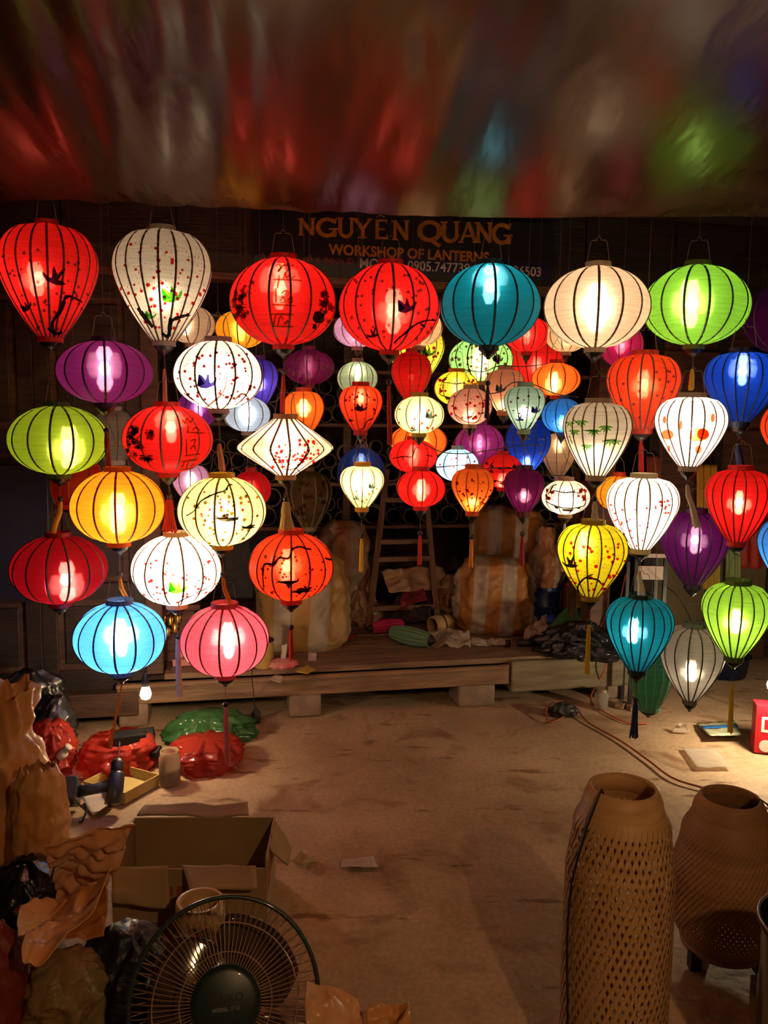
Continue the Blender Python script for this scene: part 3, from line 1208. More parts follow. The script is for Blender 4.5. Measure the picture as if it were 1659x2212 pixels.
L = lan('globered1', 'big red globe lantern with gold calligraphy down its middle', cx=612, y0=550, y1=755, w=229, shape='globe', col='red', d=3.10, n=16, bright=0.80, tr=0.05, streak=0.09, bw=0.66, bu=-0.1, rt=0.24, rb=0.19, vm=0.5)
L.strokes('painted_calligraphy', 'gold', [[(596, 592), (602, 586), (607, 594), (601, 604), (606, 598), (612, 590), (620, 588), (624, 597), (616, 606)], [(628, 590), (634, 586)], [(604, 612), (600, 640)], [(612, 620), (616, 606), (618, 618), (625, 610), (626, 620), (636, 612)], [(592, 622), (648, 621)],
                                          [(597, 640), (597, 668)], [(608, 650), (616, 644), (624, 648)], [(606, 664), (612, 656), (616, 666), (606, 668)], [(620, 665), (628, 656), (630, 666), (622, 667)], [(590, 672), (636, 673)], [(588, 690), (632, 690)], [(592, 712), (596, 692)], [(600, 712), (606, 694), (612, 700)], [(612, 708), (622, 702), (616, 710)], [(590, 713), (632, 713)]], 3.8)
L.blossoms('dkred', 12, 505, 640, 535, 700, 7)
L.blossoms('gold', 14, 506, 620, 550, 700, 6)
L.blossoms('dkred', 6, 688, 640, 712, 668, 9)
L.blossoms('gold', 5, 690, 675, 710, 705, 6)
L.polys('painted_flower_basket', 'black', [[(672, 695), (676, 682), (688, 678), (697, 684), (694, 700), (680, 703)], [(674, 705), (682, 704), (680, 714), (673, 713)]], 1)
L.tassel(803, 812, 895, 'red', dx=-3)
L = lan('globered2', 'big red globe lantern with blue swallow and grey blossom', cx=842, y0=562, y1=767, w=218, shape='globe', col='red', d=3.15, n=16, bright=0.95, tr=0.05, streak=0.08, bw=0.46, bu=0.1, rt=0.24, rb=0.19)
L.bird(878, 675, 20, 'navy', 1, 0.2)
L.bird(808, 728, 13, 'navy', -1, 0.4)
L.blossoms('grey', 56, 745, 605, 945, 735, 4)
L.strokes('painted_branch', 'black', [[(852, 745), (862, 735), (874, 726), (890, 712), (912, 700), (938, 694)], [(905, 704), (916, 712)]], 4)
L.tassel(825, 836, 962, 'red', dx=4)
L = lan('globeteal', 'big teal globe lantern with white-hot spot', cx=1058, y0=562, y1=757, w=215, shape='globe', col='teal', d=3.03, n=14, bright=1.15, bulb=COOL, tr=0.11, streak=0.16, bw=0.74, rt=0.24, rb=0.19, ribcol=(0.006, 0.02, 0.03), ringcol=(0.01, 0.05, 0.06))
L.tassel(828, 836, 905, 'navy', width=8)
L = lan('globecream', 'big plain cream globe lantern', cx=1288, y0=567, y1=762, w=227, shape='globe', col='cream', d=2.96, n=14, bright=1.0, bulb=NEUT, tr=0.03, streak=0.10, bw=0.5, rt=0.23, rb=0.19, ribcol=(0.20, 0.10, 0.05), ringcol=(0.75, 0.62, 0.5))
L = lan('globegreen', 'big apple-green globe lantern', cx=1503, y0=565, y1=755, w=223, shape='globe', col='green', d=3.12, n=14, bright=1.05, bulb=NEUT, tr=0.07, streak=0.14, bw=0.52, bu=-0.12, rt=0.24, rb=0.19, ribcol=(0.03, 0.08, 0.015), ringcol=(0.13, 0.16, 0.03))
L.tassel(None, 800, 845, 'yellow', width=10)
L = lan('dimpurple', 'faintly lit dark purple globe lantern', cx=1712, y0=598, y1=775, w=200, shape='globe', col='darkpurple', d=3.6, n=14, bright=0.05, bulb=COOL, tr=0.02, streak=0.0)  # unlit lantern given a very faint bulb for a trace of glow

# --- front curtain, second row
L = lan('purple', 'purple squat lantern with white vertical glow and pink band', cx=226, y0=728, y1=880, w=203, shape='globe', col='purple', d=3.06, n=14, bright=0.95, bulb=NEUT, tr=0.10, streak=0.2, bw=0.56, rt=0.25, rb=0.21, ribcol=(0.018, 0.004, 0.02), ringcol=(0.06, 0.008, 0.06))
L.tassel(930, 938, 1010, 'darkred', dx=3, width=10)
L = lan('whitebird', 'white squat lantern with navy bird and dark pink blossoms', cx=472, y0=728, y1=893, w=191, shape='globe', col='white', d=3.0, n=14, bright=0.6, bulb=NEUT, tr=0.02, streak=0.05, bw=0.45, rt=0.29, rb=0.22, ribcol=(0.16, 0.05, 0.03), ringcol=(0.55, 0.33, 0.36))
L.bird(449, 830, 20, 'navy', 1)
L.blossoms('dkred', 54, 388, 765, 556, 865, 3.6)
L.strokes('painted_branch', 'brown', [[(440, 884), (462, 866), (478, 852), (486, 835), (490, 815)], [(506, 862), (520, 850), (532, 856)], [(400, 850), (420, 864)]], 3)
L.tassel(None, 962, 1020, 'salmon', dx=6, width=12)
L = lan('redorange', 'red-orange teardrop lantern beside white poppy lantern', cx=1390, y0=757, y1=937, w=156, shape='drop', col='redorange', d=3.16, n=18, vm=0.66, bright=0.85, tr=0.04, bw=0.6, rt=0.34, rb=0.27, hang=None)
L.blossoms('grey', 24, 1330, 800, 1455, 925, 3.5)
L.tassel(None, 955, 1022, 'red', dx=3, width=10)
L = lan('blue', 'blue teardrop lantern with white-hot spot', cx=1602, y0=752, y1=922, w=156, shape='drop', col='blue', d=3.04, n=18, vm=0.66, bright=1.0, bulb=COOL, tr=0.12, streak=0.22, bw=0.73, rt=0.36, rb=0.27, ribcol=(0.004, 0.01, 0.06), ringcol=(0.005, 0.012, 0.06))
L.tassel(960, 966, 1010, 'navy', dx=8, width=14)
L = lan('poppy', 'white teardrop lantern with large red poppies', cx=1491, y0=848, y1=1018, w=151, shape='drop', col='white', d=2.94, n=18, vm=0.66, bright=1.7, bulb=NEUT, tr=0.02, streak=0.03, bw=0.5, rt=0.37, rb=0.26, ribcol=(0.3, 0.15, 0.08), ringcol=(0.5, 0.38, 0.34), hang='globegreen')


def ov(x, y, a, b, k=10):
    return [(x + a * math.cos(2 * PI * i / k), y + b * math.sin(2 * PI * i / k)) for i in range(k)]


L.polys('painted_poppy', 'poppy', [ov(1507, 937, 22, 14), ov(1516, 935, 12, 12), ov(1446, 938, 13, 11), ov(1439, 907, 4, 8), ov(1472, 918, 3, 10), ov(1533, 902, 4, 9), ov(1509, 968, 7, 9), ov(1450, 968, 3, 8)], 1)
L.strokes('painted_stem', 'brown', [[(1509, 977), (1504, 1000)], [(1498, 947), (1506, 955)]], 1.6)
L.tassel(None, 1050, 1140, 'white', dx=24, width=11, flare=1.5)
L = lan('bamboo', 'ivory teardrop lantern painted with green bamboo leaves', cx=1290, y0=860, y1=1038, w=146, shape='drop', col='ivory', d=2.93, n=18, vm=0.67, bright=1.05, bulb=NEUT, tr=0.02, streak=0.04, bw=0.33, rt=0.38, rb=0.28, ribcol=(0.20, 0.13, 0.07), ringcol=(0.55, 0.42, 0.3), hang='globecream')


def leaf(x, y, n, ln, a0=0.3):
    pl = []
    for i in range(n):
        a = a0 + (PI - 2 * a0) * i / max(1, n - 1)
        dx, dy = math.cos(a), math.sin(a)
        pl.append([(x, y), (x + dx * ln * .5 - dy * 2, y + dy * ln * .5 + dx * 2), (x + dx * ln, y + dy * ln), (x + dx * ln * .5 + dy * 2, y + dy * ln * .5 - dx * 2)])
    return pl


L.polys('painted_bamboo_leaves', 'green', leaf(1257, 908, 5, 15) + leaf(1282, 926, 6, 16) + leaf(1306, 918, 6, 17) + leaf(1316, 946, 5, 16) + leaf(1243, 928, 5, 14) + leaf(1270, 958, 5, 14) + leaf(1232, 912, 4, 12) + leaf(1330, 948, 4, 12), 0)
L.strokes('painted_stem', 'dkgreen', [[(1238, 905), (1256, 920)], [(1300, 950), (1330, 946)], [(1232, 940), (1240, 958)], [(1258, 928), (1296, 930)]], 2)
L.tassel(1078, 1084, 1128, 'white', dx=2, width=11, flare=1.3)

# --- front curtain, third row
L = lan('olive', 'olive green squat lantern with yellow centre glow', cx=127, y0=868, y1=1033, w=207, shape='globe', col='olive', d=3.14, n=14, bright=0.95, tr=0.06, streak=0.16, bw=0.4, bu=0.25, rt=0.25, rb=0.21, ribcol=(0.02, 0.03, 0.008), ringcol=(0.05, 0.09, 0.02), hang='bigred')
L.tassel(1078, 1084, 1182, 'gold', dx=-26, width=11)
L = lan('redcall', 'red squat lantern with gold calligraphy beside white navy-bird lantern', cx=363, y0=868, y1=1030, w=190, shape='globe', col='red', d=3.14, n=14, bright=0.95, tr=0.055, streak=0.10, bw=0.68, bu=0.1, rt=0.27, rb=0.22, hang='bigcream')
L.strokes('painted_calligraphy', 'gold', [[(392, 905), (398, 914), (402, 903), (410, 912), (414, 900)], [(405, 918), (402, 934)], [(412, 928), (420, 922), (428, 930)], [(404, 932), (440, 934)], [(400, 946), (400, 980)], [(408, 950), (418, 946), (416, 956)], [(408, 966), (416, 958), (418, 970)], [(396, 980), (428, 976)], [(390, 992), (424, 988)], [(390, 1006), (396, 992)], [(400, 1006), (404, 994)], [(408, 1004), (416, 998)], [(386, 1010), (420, 1008)]], 3.6)
L.blossoms('black', 12, 278, 920, 306, 978, 6)
L.blossoms('gold', 14, 282, 918, 312, 990, 6)
L.blossoms('dkred', 3, 318, 928, 330, 944, 8)
L.polys('painted_pine_tuft', 'black', leaf(318, 980, 6, 16, 0.0) + leaf(322, 982, 6, 14, 2.6), 0)
L.tassel(1073, 1080, 1152, 'red', dx=1, width=18, flare=1.5)
L = lan('saucer', 'white diamond-shaped lantern with crimson plum blossoms', cx=617, y0=894, y1=1036, w=208, shape='diamond', col='white', d=3.05, n=16, vm=0.48, bright=0.52, bulb=WARM, tr=0.02, streak=0.05, bw=0.5, rt=0.24, rb=0.205, ribcol=(0.28, 0.10, 0.04), ringcol=(0.62, 0.34, 0.2), hang='globered1')
L.blossoms('red', 22, 640, 945, 690, 1005, 4.2)
L.blossoms('red', 16, 590, 950, 625, 1005, 3.6)
L.blossoms('red', 16, 545, 975, 680, 1012, 3.4)
L.strokes('painted_branch', 'black', [[(612, 1008), (628, 1010), (642, 1004), (652, 990), (660, 970), (664, 950)], [(612, 1004), (606, 990)], [(638, 1005), (648, 1018)]], 2.2)
L.tassel(1078, 1086, 1146, 'straw', dx=2, width=20, flare=1.5)
L = lan('redbird', 'small red teardrop lantern with navy bird over yellow-white one', cx=779, y0=825, y1=940, w=93, shape='drop', col='redorange', d=3.36, n=11, vm=0.64, bright=1.05, tr=0.05, streak=0.08, bw=0.72, rt=0.38, rb=0.29, ribcol=(0.4, 0.01, 0.01), ringcol=(0.6, 0.02, 0.03))
L.bird(781, 882, 12, 'navy', 1)
L.bird(759, 908, 5, 'navy', 1)
L.blossoms('dkred', 22, 742, 850, 815, 892, 3, dots=20)
L.strokes('painted_branch', 'black', [[(776, 926), (786, 924), (792, 910), (806, 902)]], 2.5)
L = lan('yellowglobe', 'small pale yellow globe lantern with slate swallow', cx=906, y0=848, y1=944, w=108, shape='globe', col='paleyellow', d=3.30, n=11, bright=1.35, bulb=NEUT, tr=0.02, streak=0.04, bw=0.45, rt=0.32, rb=0.27, ribcol=(0.25, 0.2, 0.03), ringcol=(0.6, 0.45, 0.1))
L.bird(930, 898, 11, 'slate', 1)
L.bird(894, 926, 9, 'slate', -1, 0.5)
L.blossoms('red', 10, 862, 875, 945, 925, 3, dots=60)
L = lan('yellowdrop', 'small bright yellow-white teardrop lantern with grey bird', cx=782, y0=998, y1=1105, w=96, shape='drop', col='paleyellow', d=3.38, n=11, vm=0.64, bright=1.8, bulb=NEUT, tr=0.02, streak=0.04, bw=0.6, rt=0.36, rb=0.29, ribcol=(0.35, 0.26, 0.04), ringcol=(0.8, 0.4, 0.06), hang='redbird')
L.bird(804, 1047, 8, 'slate', 1)
L.bird(770, 1072, 8, 'slate', -1, 0.4)
L.blossoms('gold', 14, 745, 1050, 815, 1095, 2.6, dots=40)
L.tassel(1157, 1165, 1236, 'yellow', width=8)
L = lan('redsmall', 'small plain red globe lantern with yellow star glow', cx=909, y0=1008, y1=1102, w=107, shape='globe', col='red', d=3.42, n=10, bright=1.0, tr=0.07, streak=0.16, bw=0.46, rt=0.31, rb=0.27, ribcol=(0.25, 0.005, 0.005))
L.tassel(1151, 1158, 1222, 'red', width=8)
L = lan('orangesmall', 'small orange teardrop lantern with red blossoms', cx=1021, y0=1003, y1=1114, w=91, shape='drop', col='orange', d=3.36, n=11, vm=0.64, bright=1.2, tr=0.03, streak=0.05, bw=0.25, rt=0.36, rb=0.29, ribcol=(0.5, 0.04, 0.01), ringcol=(0.8, 0.15, 0.03))
L.blossoms('dkred', 26, 985, 1030, 1060, 1095, 3)
L.strokes('painted_branch', 'dkred', [[(1022, 1108), (1030, 1092), (1042, 1085)], [(1018, 1085), (1028, 1090)]], 2)
L.tassel(1159, 1166, 1226, 'orange', width=8)
L = lan('plum', 'small dark plum teardrop lantern with pink spot', cx=1132, y0=1005, y1=1115, w=87, shape='drop', col='plum', d=3.38, n=11, vm=0.64, bright=0.8, bulb=NEUT, tr=0.09, streak=0.2, bw=0.40, rt=0.36, rb=0.29, ribcol=(0.03, 0.002, 0.015), ringcol=(0.09, 0.004, 0.04))
L.tassel(1153, 1160, 1222, 'darkred', width=9)
L = lan('village', 'small white globe lantern with black riverside village scene', cx=1222, y0=1030, y1=1118, w=102, shape='globe', col='white', d=3.32, n=10, bright=0.75, bulb=WARM, tr=0.02, streak=0.05, bw=0.45, rt=0.30, rb=0.28, ribcol=(0.15, 0.08, 0.03), ringcol=(0.6, 0.35, 0.25))


def village(L, cx, cy, k=1.0):
    T = lambda pts: [(cx + x * k, cy + y * k) for x, y in pts]
    L.strokes('painted_village_roofs', 'black', [T([(-28, -14), (-14, -13), (-2, -11), (14, -13), (28, -10)]), T([(-36, -6), (-28, -22), (-20, -26)]), T([(-40, 8), (-30, 14), (0, 20), (30, 18), (44, 10)]), T([(-4, -16), (-3, -11)]), T([(17, -17), (17, -11)])], 2.4 * k)
    L.polys('painted_village_boats', 'black', [T([(-8, 22), (18, 22), (14, 28), (-4, 27)]), T([(-24, 17), (-14, 18), (-15, 23), (-22, 22)]), T([(22, 20), (34, 17), (30, 23)])], 1)
    L.strokes('painted_village_trees', 'brown', [T([(x, -12 + abs(x) * .02), (x + 1, -2)]) for x in range(-36, 40, 5)], 1.1 * k)
    L.blossoms('dkred', 8, cx - 42 * k, cy - 24 * k, cx - 22 * k, cy + 6 * k, 4 * k)
    L.blossoms('dkred', 8, cx + 24 * k, cy - 20 * k, cx + 44 * k, cy + 8 * k, 4 * k)


village(L, 1222, 1072)
L.tassel(None, 1132, 1236, 'white', width=7)
L = lan('redright', 'red teardrop lantern with yellow glow beside purple one', cx=1596, y0=1005, y1=1180, w=139, shape='drop', col='red', d=2.98, n=18, vm=0.66, bright=1.05, tr=0.09, streak=0.2, bw=0.55, rt=0.36, rb=0.27, ribcol=(0.2, 0.006, 0.006), ringcol=(0.7, 0.03, 0.03), hang='blue')
L = lan('whitebright', 'brightest white teardrop lantern with tiny red blossom sprays', cx=1387, y0=1022, y1=1195, w=152, shape='drop', col='white', d=3.08, n=18, vm=0.67, bright=2.2, bulb=NEUT, tr=0.02, streak=0.03, bw=0.45, rt=0.36, rb=0.27, ribcol=(0.28, 0.18, 0.08), ringcol=(0.6, 0.5, 0.34), hang='redorange')
L.blossoms('red', 12, 1412, 1072, 1440, 1100, 3.4)
L.blossoms('red', 30, 1318, 1080, 1400, 1180, 3)
L.tassel(None, 1236, 1290, 'white', dx=8, width=11, flare=1.4)
L = lan('purpledrop', 'purple teardrop lantern with small white hot spot', cx=1500, y0=1098, y1=1272, w=146, shape='drop', col='darkpurple', d=3.22, n=18, vm=0.67, bright=1.0, bulb=NEUT, tr=0.14, streak=0.2, bw=0.62, rt=0.30, rb=0.23, ribcol=(0.02, 0.005, 0.03), ringcol=(0.03, 0.006, 0.05), hang='poppy')
L = lan('lemon', 'lemon yellow teardrop lantern with black bird and red blossoms', cx=1278, y0=1122, y1=1297, w=150, shape='drop', col='lemon', d=2.95, n=16, vm=0.65, bright=0.85, bulb=NEUT, tr=0.02, streak=0.10, bw=0.70, bu=-0.35, rt=0.33, rb=0.25, ribcol=(0.20, 0.15, 0.01), ringcol=(0.45, 0.30, 0.03), hang='bamboo')
L.bird(1235, 1210, 18, 'black', -1, 0.4)
L.blossoms('red', 46, 1230, 1165, 1345, 1285, 4)
L.strokes('painted_branch', 'black', [[(1256, 1285), (1252, 1262), (1264, 1240), (1282, 1228)], [(1264, 1238), (1290, 1240), (1300, 1252)]], 4)
L.tassel(1343, 1350, 1458, 'yellow', dx=0, width=9)
L = lan('amber', 'amber yellow squat lantern with orange ribs', cx=255, y0=1008, y1=1180, w=200, shape='globe', col='amber', d=3.03, n=14, bright=1.35, tr=0.05, streak=0.12, bw=0.42, rt=0.27, rb=0.24, ribcol=(0.40, 0.03, 0.005), ringcol=(0.9, 0.2, 0.02), hang='purple')
L.tassel(1240, 1250, 1334, 'orange', dx=24, width=10, flare=1.6)
L = lan('yellowbranch', 'yellow squat lantern with dark birds on a blossom branch', cx=480, y0=1021, y1=1186, w=188, shape='globe', col='paleyellow', d=3.0, n=14, bright=1.25, bulb=NEUT, tr=0.02, streak=0.05, bw=0.4, rt=0.28, rb=0.23, ribcol=(0.30, 0.18, 0.01), ringcol=(0.85, 0.5, 0.06), hang='whitebird')
L.strokes('painted_branch', 'black', [[(406, 1106), (424, 1094), (438, 1074), (466, 1060), (486, 1054), (494, 1044), (502, 1044)], [(452, 1066), (456, 1062)], [(466, 1108), (512, 1108)], [(520, 1128), (548, 1132)]], 3)
L.polys('painted_bird', 'black', [[(464, 1102), (476, 1106), (484, 1098), (494, 1098), (492, 1110), (512, 1106), (516, 1100), (512, 1112), (490, 1115), (474, 1112)], [(518, 1124), (528, 1128), (536, 1124), (550, 1126), (540, 1134), (524, 1132)]], 2)
L.blossoms('gold', 40, 398, 1050, 562, 1165, 4)
L.blossoms('red', 12, 430, 1050, 560, 1110, 3.4)
L.tassel(1240, 1250, 1345, 'orange', dx=24, width=9, flare=1.5)
L = lan('darkred', 'dark crimson squat lantern with low white hot spot', cx=128, y0=1149, y1=1310, w=200, shape='globe', col='deepred', d=3.15, n=14, bright=0.75, bulb=NEUT, tr=0.12, streak=0.2, bw=0.33, bu=0.2, rt=0.26, rb=0.22, ribcol=(0.03, 0.003, 0.006), ringcol=(0.28, 0.006, 0.015), hang='olive')
L = lan('whitegreen', 'brilliant white squat lantern with green bird', cx=381, y0=1148, y1=1313, w=190, shape='globe', col='white', d=3.13, n=14, bright=2.0, bulb=NEUT, tr=0.02, streak=0.03, bw=0.5, rt=0.27, rb=0.23, ribcol=(0.25, 0.15, 0.05), ringcol=(0.75, 0.45, 0.25), hang='redcall')
L.bird(384, 1253, 20, 'green', 1)
L.blossoms('red', 46, 305, 1195, 462, 1290, 3.6)
L.strokes('painted_branch', 'black', [[(384, 1300), (386, 1284), (400, 1276), (418, 1270)], [(420, 1266), (448, 1258)]], 2.5)
L.tassel(1375, 1382, 1505, 'white', dx=2, width=11)
L = lan('redbranch', 'red squat lantern with black bough and birds', cx=629, y0=1143, y1=1303, w=183, shape='globe', col='redorange', d=3.05, n=14, bright=0.85, tr=0.05, streak=0.07, bw=0.50, bu=-0.15, rt=0.29, rb=0.24, ribcol=(0.35, 0.008, 0.008), ringcol=(0.8, 0.05, 0.02), hang='saucer')
L.strokes('painted_branch', 'black', [[(572, 1255), (570, 1228), (574, 1206), (594, 1204), (604, 1192), (624, 1192), (632, 1176), (648, 1172), (660, 1176), (672, 1178)], [(700, 1198), (716, 1206)], [(598, 1240), (640, 1238)], [(630, 1262), (672, 1262)]], 4)
L.polys('painted_bird', 'black', [[(594, 1230), (606, 1238), (622, 1236), (640, 1236), (646, 1229), (644, 1238), (630, 1244), (624, 1254), (618, 1244), (604, 1240)], [(628, 1258), (640, 1258), (648, 1252), (656, 1254), (674, 1252), (668, 1260), (652, 1264), (646, 1270), (640, 1262)]], 2)
L.blossoms('dkred', 34, 560, 1200, 705, 1280, 3)
L.blossoms('gold', 14, 572, 1172, 690, 1215, 3.5)
L.tassel(1355, 1363, 1427, 'red', width=9)
L = lan('sky', 'light blue squat lantern glowing white, above bare bulb', cx=260, y0=1294, y1=1458, w=195, shape='globe', col='sky', d=2.98, n=14, bright=1.7, bulb=COOL, tr=0.05, streak=0.16, bw=0.5, rt=0.28, rb=0.24, ribcol=(0.03, 0.03, 0.06), ringcol=(0.12, 0.16, 0.28), hang='amber')
L.tassel(None, 1472, 1615, 'orange', dx=-26, width=5)
L = lan('pink', 'pink squat lantern with yellow vertical glow', cx=486, y0=1301, y1=1464, w=189, shape='globe', col='pink', d=3.0, n=14, bright=1.15, tr=0.06, streak=0.18, bw=0.5, bu=0.1, rt=0.29, rb=0.24, ribcol=(0.28, 0.01, 0.03), ringcol=(0.7, 0.1, 0.16), hang='yellowbranch')
L.tassel(1521, 1530, 1652, 'pink', dx=4, width=11)
L = lan('tealdrop', 'teal teardrop lantern with white glow and navy tassel', cx=1380, y0=1282, y1=1456, w=142, shape='drop', col='teal', d=3.04, n=18, vm=0.67, bright=1.5, bulb=COOL, tr=0.12, streak=0.22, bw=0.55, bu=-0.2, rt=0.33, rb=0.26, ribcol=(0.004, 0.012, 0.016), ringcol=(0.004, 0.03, 0.035), hang='whitebright')
L.tassel(1512, 1520, 1594, 'navy', width=12, flare=1.4)
L = lan('greydrop', 'grey teardrop lantern with white streak', cx=1495, y0=1345, y1=1520, w=137, shape='drop', col='grey', d=3.2, n=15, vm=0.66, bright=0.55, bulb=NEUT, tr=0.14, streak=0.24, bw=0.42, rt=0.34, rb=0.22, ribcol=(0.04, 0.025, 0.015), ringcol=(0.2, 0.18, 0.15), hang='purpledrop')
L = lan('limedrop', 'lime green teardrop lantern with yellow tassel', cx=1590, y0=1252, y1=1427, w=144, shape='drop', col='lime', d=2.97, n=18, vm=0.66, bright=1.2, bulb=NEUT, tr=0.06, streak=0.22, bw=0.5, rt=0.36, rb=0.27, ribcol=(0.05, 0.12, 0.01), ringcol=(0.12, 0.16, 0.03), hang='redright')
L.tassel(None, 1478, 1584, 'yellow', dx=2, width=9)
L = lan('edgeblue', 'pale blue teardrop lantern with pink neighbour glow, beside red teardrop', cx=1706, y0=1112, y1=1275, w=134, shape='drop', col='sky', d=3.2, n=16, vm=0.66, bright=0.6, bulb=COOL, tr=0.06, streak=0.1)
L = lan('edgered', 'red-orange teardrop lantern beyond blue teardrop lantern', cx=1712, y0=860, y1=1010, w=132, shape='drop', col='redorange', d=3.3, n=16, vm=0.6, bright=0.9, tr=0.04, streak=0.05)
L = lan('seagreen', 'unlit sea-green pleated lantern hanging behind teal teardrop', cx=1405, y0=1385, y1=1533, w=92, shape='drop', col='seagreen', d=3.42, n=16, vm=0.55, bright=0.0, tr=0.0, streak=0.0, rt=0.5, rb=0.5, ribcol=(0.25, 0.34, 0.22), ringcol=(0.1, 0.28, 0.17))

# --- smaller lanterns hung deeper, in front of the shop opening
def back(key, label, **k):
    return lan(key, label, **k)


back('beige', 'beige globe lantern half hidden by cream balloon lantern', cx=412, y0=652, y1=750, w=103, shape='globe', col='beige', d=3.60, n=11, bright=0.45, bulb=NEUT, tr=0.05, streak=0.12, bw=0.5, bu=-0.3)
back('amberback', 'amber globe lantern peeping from behind calligraphy globe', cx=520, y0=664, y1=760, w=112, shape='globe', col='amber', d=3.62, n=11, bright=0.75, tr=0.03, streak=0.06)
back('lavender', 'lavender globe lantern behind red swallow globe', cx=772, y0=668, y1=757, w=107, shape='globe', col='lavender', d=3.62, n=11, bright=0.6, bulb=NEUT, tr=0.03, streak=0.06, ringcol=(0.6, 0.35, 0.45))
L = back('creamback', 'small cream globe lantern behind red swallow globe', cx=905, y0=658, y1=756, w=104, shape='globe', col='cream', d=3.66, n=11, bright=0.95, tr=0.03, streak=0.05, ringcol=(0.7, 0.5, 0.4))
L.tassel(None, 806, 838, 'white', dx=4, width=8)
L = back('yellowback', 'yellow teardrop lantern with dark bird, behind red swallow globe', cx=898, y0=690, y1=842, w=124, shape='drop', col='yellow', d=3.78, n=14, vm=0.62, bright=0.95, bulb=NEUT, tr=0.03, streak=0.05)
L.bird(925, 765, 14, 'dkgreen', 1)
L.blossoms('dkred', 26, 860, 730, 955, 800, 4)
back('reddull', 'weakly lit dull red teardrop lantern above pale yellow globe', cx=888, y0=752, y1=878, w=87, shape='drop', col='red', d=3.55, n=11, vm=0.6, bright=0.28, tr=0.01, streak=0.0)  # weak bulb put in an unlit lantern, standing in for light from behind
L = back('greenback', 'green blossom globe lantern behind big teal globe', cx=1038, y0=722, y1=832, w=140, shape='globe', col='softgreen', d=3.76, n=14, bright=1.0, bulb=NEUT, tr=0.03, streak=0.08, bw=0.45, ribcol=(0.03, 0.07, 0.015), ringcol=(0.5, 0.25, 0.08))
L.blossoms('brown', 40, 975, 745, 1100, 815, 4)
L.bird(1075, 780, 11, 'navy', 1)
back('redglobeback', 'plain red globe lantern behind big teal globe', cx=1138, y0=676, y1=768, w=100, shape='globe', col='red', d=3.58, n=11, bright=0.9, tr=0.03, streak=0.05)
back('reddropback', 'tall red teardrop lantern behind orange-red globe', cx=1160, y0=700, y1=880, w=120, shape='drop', col='red', d=3.85, n=16, vm=0.66, bright=0.8, tr=0.03, streak=0.05)
back('creamsmall', 'small cream globe lantern tucked behind big cream globe', cx=1224, y0=682, y1=768, w=94, shape='globe', col='cream', d=3.55, n=11, bright=0.85, tr=0.03, streak=0.06, ringcol=(0.75, 0.55, 0.4))
L = back('orangered', 'orange-red globe lantern with yellow streak', cx=1201, y0=777, y1=862, w=103, shape='globe', col='orange', d=3.48, n=10, bright=1.15, tr=0.06, streak=0.2, bw=0.4, bu=-0.1, ribcol=(0.5, 0.02, 0.01), ringcol=(0.9, 0.12, 0.04))
back('magenta', 'magenta teardrop lantern behind big cream globe', cx=1342, y0=690, y1=800, w=92, shape='globe', col='magenta', d=3.55, n=11, bright=0.55, tr=0.04, streak=0.12)
L = back('yellowvillage', 'small yellow globe lantern with black village scene', cx=986, y0=796, y1=882, w=99, shape='globe', col='yellow', d=3.48, n=10, bright=1.05, bulb=WARM, tr=0.02, streak=0.05, rt=0.33, rb=0.28, ribcol=(0.3, 0.15, 0.01), ringcol=(0.9, 0.4, 0.05))
village(L, 986, 842, 0.95)
L = back('peachblossom', 'peach globe lantern with red blossoms and ivory rings', cx=1016, y0=831, y1=925, w=97, shape='globe', col='peach', d=3.30, n=9, bright=0.55, bulb=NEUT, tr=0.02, streak=0.04, rt=0.30, rb=0.27, bw=0.25, ringcol=(0.75, 0.55, 0.42))
L.blossoms('red', 26, 972, 855, 1058, 905, 3.4)
L.strokes('painted_branch', 'brown', [[(985, 895), (1002, 908), (1024, 912), (1040, 904)], [(1016, 905), (1024, 890)]], 2)
L.polys('painted_leaf', 'dkgreen', leaf(1048, 890, 3, 12) + leaf(1022, 898, 3, 10), 0)
L = back('peachbird', 'peach jar-shaped lantern with blue bird', cx=1091, y0=790, y1=898, w=88, shape='drop', col='peach', d=3.52, n=9, vm=0.62, bright=0.75, tr=0.02, streak=0.03, rt=0.36, rb=0.34, bw=0.2, ringcol=(0.8, 0.42, 0.32))
L.bird(1082, 842, 12, 'slate', 1)
L.strokes('painted_branch', 'black', [[(1078, 886), (1090, 884), (1096, 872)]], 2)
L = back('mint', 'mint teardrop lantern with blue birds', cx=1133, y0=826, y1=938, w=88, shape='drop', col='mint', d=3.30, n=11, vm=0.66, bright=0.55, bulb=NEUT, tr=0.02, streak=0.08, bw=0.42, rt=0.36, rb=0.29, ribcol=(0.08, 0.12, 0.09), ringcol=(0.38, 0.55, 0.42))
L.bird(1157, 886, 10, 'navy', 1)
L.bird(1124, 904, 9, 'navy', -1, 0.4)
L.blossoms('dkred', 12, 1100, 855, 1165, 910, 2.6)
L.strokes('painted_branch', 'black', [[(1128, 926), (1140, 924), (1150, 910)]], 2)
L = back('azure', 'azure globe lantern behind bamboo-leaf lantern', cx=1214, y0=853, y1=942, w=86, shape='globe', col='azure', d=3.48, n=10, bright=0.8, bulb=COOL, tr=0.05, streak=0.1, bw=0.3, ribcol=(0.01, 0.03, 0.09), ringcol=(0.03, 0.12, 0.3))
L.blossoms('pale', 10, 1180, 875, 1245, 925, 2.5)
L = back('purpleblossom', 'purple globe lantern with pale gold blossoms', cx=1036, y0=908, y1=1012, w=106, shape='globe', col='purple', d=3.60, n=11, bright=1.1, bulb=NEUT, tr=0.04, streak=0.08, ribcol=(0.03, 0.004, 0.03))
L.blossoms('pale', 22, 995, 930, 1085, 985, 3)
